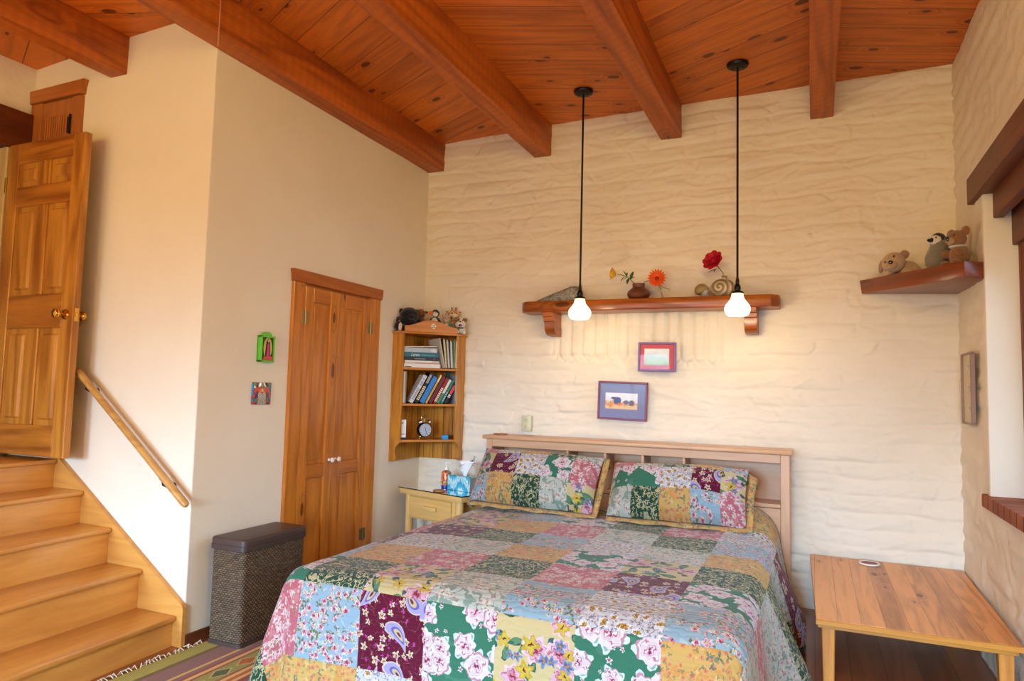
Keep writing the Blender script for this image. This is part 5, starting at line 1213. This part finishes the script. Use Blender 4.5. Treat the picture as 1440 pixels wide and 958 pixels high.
# ---------------------------------------------------------------- headboard
hb = thing('headboard', 'pinkish maple bookcase headboard against the adobe wall', 'headboard', (-1.185, 4.75, 0))
HX0, HX1, HY0, HY1 = -2.215, -.138, 4.625, 4.868
bm = BM(); bx(bm, HX0-.028, HX1+.018, HY0-.022, HY1+.003, .985, 1.012, .008, 2); mk('top_board', bm, m_headx, hb)
for a, b in ((HX0, HX0+.045), (HX1-.052, HX1)):
    bm = BM(); bx(bm, a, b, HY0, HY1, 0, .985, .003); mk('side_post', bm, m_headz, hb)
bm = BM(); bx(bm, HX0+.045, HX1-.052, HY0+.002, HY0+.022, .93, .985, .003); mk('front_rail', bm, m_headx, hb)
bm = BM(); bx(bm, HX0+.045, HX1-.052, HY0+.004, HY1-.015, .655, .678, .003); mk('shelf', bm, m_headx, hb)
bm = BM(); bx(bm, HX0+.045, HX1-.052, HY1-.015, HY1-.004, .3, .985); mk('back_panel', bm, m_headx, hb)
bm = BM(); bx(bm, HX0+.045, HX1-.052, HY0+.004, HY0+.022, .2, .652, .003); mk('lower_panel', bm, m_headx, hb)
for x in (-1.587, -1.314, -1.054, -.782):
    bm = BM(); bx(bm, x-.009, x+.009, HY0+.006, HY1-.016, .679, .93, .002); mk('divider', bm, m_headz, hb)
t = thing('coaster', 'round wooden coaster at the left end of the headboard top', 'coaster', (-2.145, 4.72, 1.0125))
bm = BM(); lathe(bm, [(.05, 0), (.055, .003), (.055, .007), (.05, .009), (0, .009)], (0,0,0), 32); mk('disc', bm, m_cork, t, True)

# ---------------------------------------------------------------- bed
BX0, BX1, BY0, BY1, BT = -2.13, -.20, 2.395, 4.60, .55
bd = thing('bed', 'king-size bed frame and mattress under the patchwork quilt', 'bed', (-1.165, 3.5, 0))
m_mat = plain('mattress_ticking', S(214, 208, 198), .9, bumpy=.2); m_skirt = plain('dark_bed_base', S(60, 46, 40), .8)
def rbox(name, x0, x1, y0, y1, z0, z1, r, mat):
    bm = BM(); bx(bm, x0, x1, y0, y1, z0, z1, r, 4); return mk(name, bm, mat, bd)
rbox('mattress', BX0+.05, BX1-.05, BY0+.05, BY1, .29, BT-.025, .06, m_mat)
rbox('box_spring', BX0+.06, BX1-.06, BY0+.06, BY1, .1, .289, .02, m_skirt)
for x in (BX0+.12, BX1-.12):
    for y in (BY0+.12, BY1-.12):
        bm = BM(); tube(bm, [(x, y, 0), (x, y, .1)], .03, 12); mk('leg', bm, m_black, bd)
# quilt: one cloth with its own (s across, t along) coordinates in metres
PS = .305
SB = [-.175+PS*(k+0) for k in range(-1, 9)]        # patch seams across
W, L = BX1-BX0, BY1-BY0-.03
GRID = {  # rows from the foot: -2 is the lowest hanging row; columns left to right
 -2: 'VYYWCYGSYA', -1: 'VPBAGCGYSV', 0: 'SGVCSBWBSS', 1: 'PBYPVPAGPS', 2: 'YAWSYGCVSS', 3: 'GPAVBWSYVV', 4: 'WYCYPSVBSV', 5: 'BSCBGVPWAA', 6: 'AVGBCSGYSA', 7: 'PYBSGCYWSP'}
RAD = .085; DROP_F, DROP_L, DROP_R = .525, .50, .50
def bend(e):
    if e <= 0: return e, 0.0
    if e < RAD*PI/2: return RAD*math.sin(e/RAD), -RAD*(1-math.cos(e/RAD))
    return RAD, -(RAD+e-RAD*PI/2)
def quilt_pt(s, t):
    el, er, ef = -s+RAD, s-W+RAD, -t+RAD
    ex, sx = (el, -1) if el > er else (er, 1)
    puff = .010*noise.noise(Vector((s*2.2, t*2.2, 1)))+.005*noise.noise(Vector((s*6, t*6, 4)))
    crown = .012*(1-((s-W/2)/(W/2))**2) if 0 < s < W else 0
    kh = max(0, min(1, (t-1.72)/.36)); heap = .12*kh*kh*(3-2*kh)*math.exp(-((s-1.74)/.17)**2)     # bunched up beside the right pillow
    ix = BX0+RAD if sx < 0 else BX1-RAD; iy = BY0+RAD
    if ex <= 0 and ef <= 0:
        return Vector((BX0+s, BY0+t, BT+puff+crown+heap))
    if ex > 0 and ef > 0:
        rho = math.hypot(ex, ef); phi = math.atan2(ef, ex)
        o, dz = bend(rho); d = Vector((sx*math.cos(phi), -math.sin(phi), 0)); hang = max(0, -dz-.05)
        sn = math.sin(2*phi)
        fl = hang*((.27 if sx < 0 else .10)*sn**1.6+.03) - hang*.13*math.exp(-((phi-1.15)/.17)**2) - hang*.06*math.exp(-((phi-.35)/.16)**2)
        p = Vector((ix, iy, BT))+d*(o+fl); p.z += dz+fl*.25
        p.z += puff*.4
    elif ef > 0:
        o, dz = bend(ef); hang = max(0, -dz-.05)
        fl = hang*(.05+.05*math.sin(s*7.5+.6)+.03*noise.noise(Vector((s*4, 2, t))))
        p = Vector((BX0+s, iy-o-fl, BT+dz+puff*.5))
    else:
        o, dz = bend(ex); hang = max(0, -dz-.05)
        if sx < 0: fl = hang*(.08+.05*math.sin(t*6+1)+.04*noise.noise(Vector((t*5, 8, s))))
        else:
            k = max(0, min(1, (t-.25)/.8)); k = k*k*(3-2*k)
            fl = hang*(.05+.22*k+ (.03+.12*k)*math.cos(8.98*(t-1.0))+.05*noise.noise(Vector((t*4, 5, s*2))))
        p = Vector((ix+sx*(o+fl), BY0+t, BT+dz+abs(fl)*.2+puff*.5+heap))
        if sx > 0 and t > 1.04: p.x = min(p.x, -.045 if p.z < .42 else 9)
        if sx > 0: p.x = min(p.x, -.012)
    p.z = max(p.z, .014)
    return p
def patch_mesh(name, ss, ts, fn, key, parent=None, uvs=None, th=.008, keep=None, **kw):
    me = bpy.data.meshes.new(name); ns_, nt = len(ss), len(ts)
    co = [fn(s, t) for t in ts for s in ss]; faces = []; mi = []; uv = []
    for j in range(nt-1):
        for i in range(ns_-1):
            sm, tm = (ss[i]+ss[i+1])/2, (ts[j]+ts[j+1])/2
            if keep and not keep(sm, tm): continue
            faces.append((j*ns_+i, j*ns_+i+1, (j+1)*ns_+i+1, (j+1)*ns_+i)); mi.append(FI[key(sm, tm)])
            uv += [(ss[i], ts[j]), (ss[i+1], ts[j]), (ss[i+1], ts[j+1]), (ss[i], ts[j+1])]
    me.from_pydata([tuple(c) for c in co], [], faces)
    for m in FMATS: me.materials.append(m)
    me.polygons.foreach_set('material_index', mi); me.polygons.foreach_set('use_smooth', [True]*len(faces))
    ul = me.uv_layers.new(name='UVMap'); ul.data.foreach_set('uv', [c for p in uv for c in p])
    bm = bmesh.new(); bm.from_mesh(me); bmesh.ops.delete(bm, geom=[v for v in bm.verts if not v.link_faces], context='VERTS'); bm.to_mesh(me); bm.free()
    o = bpy.data.objects.new(name, me); COL.objects.link(o)
    if th: solid(o, th)
    if parent is not None: o.parent = parent
    return props(o, **kw)
def seams(lo, hi, marks, step):
    pts = sorted({lo, hi} | {m for m in marks if lo < m < hi}); out = []
    for a, b in zip(pts, pts[1:]):
        n = max(1, round((b-a)/step)); out += [a+(b-a)*i/n for i in range(n)]
    return out+[pts[-1]]
SS = seams(-DROP_L, W+DROP_R, SB, .022); TS = seams(-DROP_F, L, [PS*k for k in range(-2, 9)]+[L-.012], .022)
def qkey(s, t):
    if t > L-.012 or s > W+DROP_R-.014 or s < -DROP_L+.014: return 'K'
    r = math.floor(t/PS); c = math.floor((s+.48)/PS)
    row = GRID[max(-2, min(7, r))]; return row[max(0, min(9, c))]
def qkeep(s, t):
    ex, ef = max(-s, s-W, 0), max(-t, 0)
    return math.hypot(ex, ef) < .53
qt = patch_mesh('patchwork_quilt', SS, TS, quilt_pt, qkey, keep=qkeep, label='floral patchwork quilt spread over the king bed', cat='quilt')
# pillow shams leaning on the headboard
def sham(name, lab, cx, w, h, yb, zb, tilt, roll, cmarks, rows, flange=.036, T=.125, droop=None, yaw=0):
    """front face of the sham in its own plane: u across, v up; rows listed from the bottom."""
    t = thing(name, lab, 'pillow', (cx, yb, zb), group='quilted pillow shams'); t.rotation_euler = (Matrix.Rotation(yaw, 3, 'Z') @ RX(-tilt) @ RY(roll)).to_euler()
    rb = [0]+[r[0] for r in rows]
    us = seams(-w/2, w/2, cmarks, .02); vs = seams(0, h, rb, .02)
    def prof(u, v):
        a = max(0, 1-abs(2*u/w)**3.2); b = max(0, 1-abs(2*v/h-1)**2.6); return (a*b)**.55
    def front(sgn):
        def fn(u, v):
            p = prof(u, v); k = T*(1.0 if sgn < 0 else .7)
            px = u*(1-.03*math.sin(PI*v/h)); pz = v+.012*noise.noise(Vector((u*4, v*4, cx)))
            return Vector((px, sgn*k*p+.012*noise.noise(Vector((u*5, v*5, cx+3)))*p, pz))
        return fn
    def key(u, v):
        for top, cells in rows:
            if v < top:
                i = sum(1 for m in cmarks if u > m); return cells[min(i, len(cells)-1)]
        return rows[-1][1][0]
    patch_mesh('front_panel', us, vs, front(-1), key, t, th=0)
    patch_mesh('back_panel', us, vs, front(1), lambda u, v: 'Y', t, th=0)
    us2 = seams(-w/2-flange, w/2+flange, [-w/2, w/2], .018); vs2 = seams(-flange, h+flange, [0, h], .018)
    def fl(u, v):
        du = max(abs(u)-w/2, 0); dv = max(-v, v-h, 0)
        y = .012*math.sin(u*26+v*9)*(min(1, (du+dv)/flange))+.004
        p = Vector((u, y-.02*(v < 0)*dv/flange, v))
        if v > h: p.y += .03+dv*1.2; p.z = h-.012-(v-h)*.5      # turned back behind the top
        if u < -w/2: p.y += .02+du*1.2; p.x = -w/2+.012+(-w/2-u)*.3
        if droop: p += droop(u, v, du, dv)
        return p
    patch_mesh('flange', us2, vs2, fl, lambda u, v: 'Y', t, keep=lambda u, v: abs(u) > w/2 or v < 0 or v > h, th=.006)
    return t
sham('pillow_sham', 'left patchwork pillow sham leaning on the headboard below the wall outlet', -1.69, .86, .40, 4.17, .60, math.radians(36), math.radians(1.2),
     [-.30, -.105, .09, .275], [(.165, 'BYVSC'), (.335, 'CAWGP'), (.42, 'PSYVS')])
def dr(u, v, du, dv):
    k = max(0, (u-.36)/.1)*max(0, (v-.2)/.2); return Vector((.02*k, .03*k, -.05*k))
sham('pillow_sham', 'right patchwork pillow sham with a drooping corner leaning on the headboard', -.765, .82, .37, 4.19, .592, math.radians(34), math.radians(-.6),
     [-.255, -.08, .105, .275], [(.155, 'SVYBP'), (.31, 'GGWAC'), (.40, 'PSVYB')], droop=dr)

# ---------------------------------------------------------------- low table in the corner
lt = thing('low_table', 'low pine plank table pushed into the right corner beside the bed', 'table', (.39, 4.18, 0))
TX0, TX1, TY0, TY1, TT = -.012, .792, 3.492, 4.872, .35
bm = BM()
pl = [(-.028, TY1), (.802, TY1), (.778, TY0), (.004, TY0-.012)]
prism(bm, pl, Matrix.Translation((0, 0, TT-.022)), .022, bev=.003)
tp = mk('table_top', bm, m_table, lt)
bm = BM(); prism(bm, [(.003, TY0-.0125), (.779, TY0-.0005), (.779, TY0-.012), (.003, TY0-.024)], Matrix.Translation((0, 0, TT-.024)), .0225, bev=.002); mk('front_edge', bm, m_tableedge, lt)
bm = BM(); bx(bm, .03, .76, TY0+.012, TY0+.034, TT-.046, TT-.0225, .002); bx(bm, .03, .76, TY1-.05, TY1-.03, TT-.05, TT-.0225, .002); bx(bm, .012, .034, TY0+.02, TY1-.03, TT-.046, TT-.0225); bx(bm, .744, .766, TY0+.02, TY1-.03, TT-.046, TT-.0225)
mk('apron', bm, m_tableedge, lt)
for x, y in ((.055, TY0+.05), (.725, TY0+.05), (.055, TY1-.08), (.725, TY1-.08)):
    bm = BM(); bx(bm, x-.028, x+.028, y-.028, y+.028, 0, TT-.023, .004)
    for v in bm.verts:
        if v.co.z < .1: v.co.x = x+(v.co.x-x)*.8; v.co.y = y+(v.co.y-y)*.8
    mk('leg', bm, m_tableleg, lt)
t = thing('coaster', 'round white coaster with reddish centre on the low pine table', 'coaster', (.302, 4.84-.09, TT+.0005))
bm = BM(); lathe(bm, [(.052, 0), (.058, .003), (.058, .008), (.054, .012), (.048, .009), (0, .009)], (0,0,0), 36); dk = mk('rim', bm, m_porc, t, True)
bm = BM(); lathe(bm, [(.046, .0092), (.046, .0098), (0, .0098)], (0,0,0), 36); mk('centre', bm, plain('terracotta_red', S(150, 90, 76), .6), dk, True)

# ---------------------------------------------------------------- light
def area(name, loc, rot, sx, sy, e, col, spread=180):
    ld = bpy.data.lights.new(name, 'AREA'); ld.shape = 'RECTANGLE'; ld.size = sx; ld.size_y = sy; ld.energy = e; ld.color = col; ld.spread = math.radians(spread)
    o = bpy.data.objects.new(name, ld); COL.objects.link(o); o.location = loc; o.rotation_euler = rot; return o
COOL = (.41, .69, 1.0)
area('daylight_window_right', (1.25, 3.3, 1.7), (0, math.radians(50), 0), 1.5, 1.5, E_WR, COOL, 110)
for (x0, x1, z0, z1), e in ((W1, E_W1), (W2, E_W2)):
    area('daylight_window_rear', ((x0+x1)/2, YR-.25, (z0+z1)/2), (math.radians(90-E_TILT), 0, 0), x1-x0, z1-z0, e, COOL, 90)
for x, y, z, E_WARM in ((-1.5, -3.5, 2.0, 190), (-3.9, .5, 2.5, 22), (.1, .8, 2.7, 78)):  # unseen fill points added to warm the upper walls, no fixture behind them
    ld = bpy.data.lights.new('warm_fill', 'POINT'); ld.energy = E_WARM; ld.color = (1, .75, .22); ld.shadow_soft_size = .25
    o = bpy.data.objects.new('warm_fill', ld); COL.objects.link(o); o.location = (x, y, z)
wd = bpy.data.worlds.new('World'); SC.world = wd; wd.use_nodes = True
bg = wd.node_tree.nodes['Background']; bg.inputs[0].default_value = (.72, .85, 1, 1); bg.inputs[1].default_value = .25

# ---------------------------------------------------------------- camera
f_px = 967.7; pi_, ya_, ro_ = math.radians(4.2234), math.radians(23.6904), math.radians(1.4339)
fw = Vector((-math.sin(ya_)*math.cos(pi_), math.cos(ya_)*math.cos(pi_), math.sin(pi_))); r0 = Vector((math.cos(ya_), math.sin(ya_), 0)); u0 = r0.cross(fw)
r2 = r0*math.cos(ro_)+u0*math.sin(ro_); u2 = -r0*math.sin(ro_)+u0*math.cos(ro_)
cd = bpy.data.cameras.new('camera'); cd.sensor_width = 36; cd.sensor_fit = 'HORIZONTAL'; cd.lens = f_px/1440*36; cd.clip_start = .05
co = bpy.data.objects.new('camera', cd); COL.objects.link(co)
co.matrix_world = Matrix(((r2.x, u2.x, -fw.x, 0), (r2.y, u2.y, -fw.y, 0), (r2.z, u2.z, -fw.z, H), (0, 0, 0, 1)))
SC.camera = co
vs = SC.view_settings; vs.view_transform = 'Standard'; vs.look = 'None'; vs.gamma = 1; vs.use_curve_mapping = False; vs.exposure = EXPO
SC.cycles.use_denoising = True; SC.cycles.max_bounces = 10; SC.cycles.diffuse_bounces = 5; SC.cycles.sample_clamp_indirect = 6
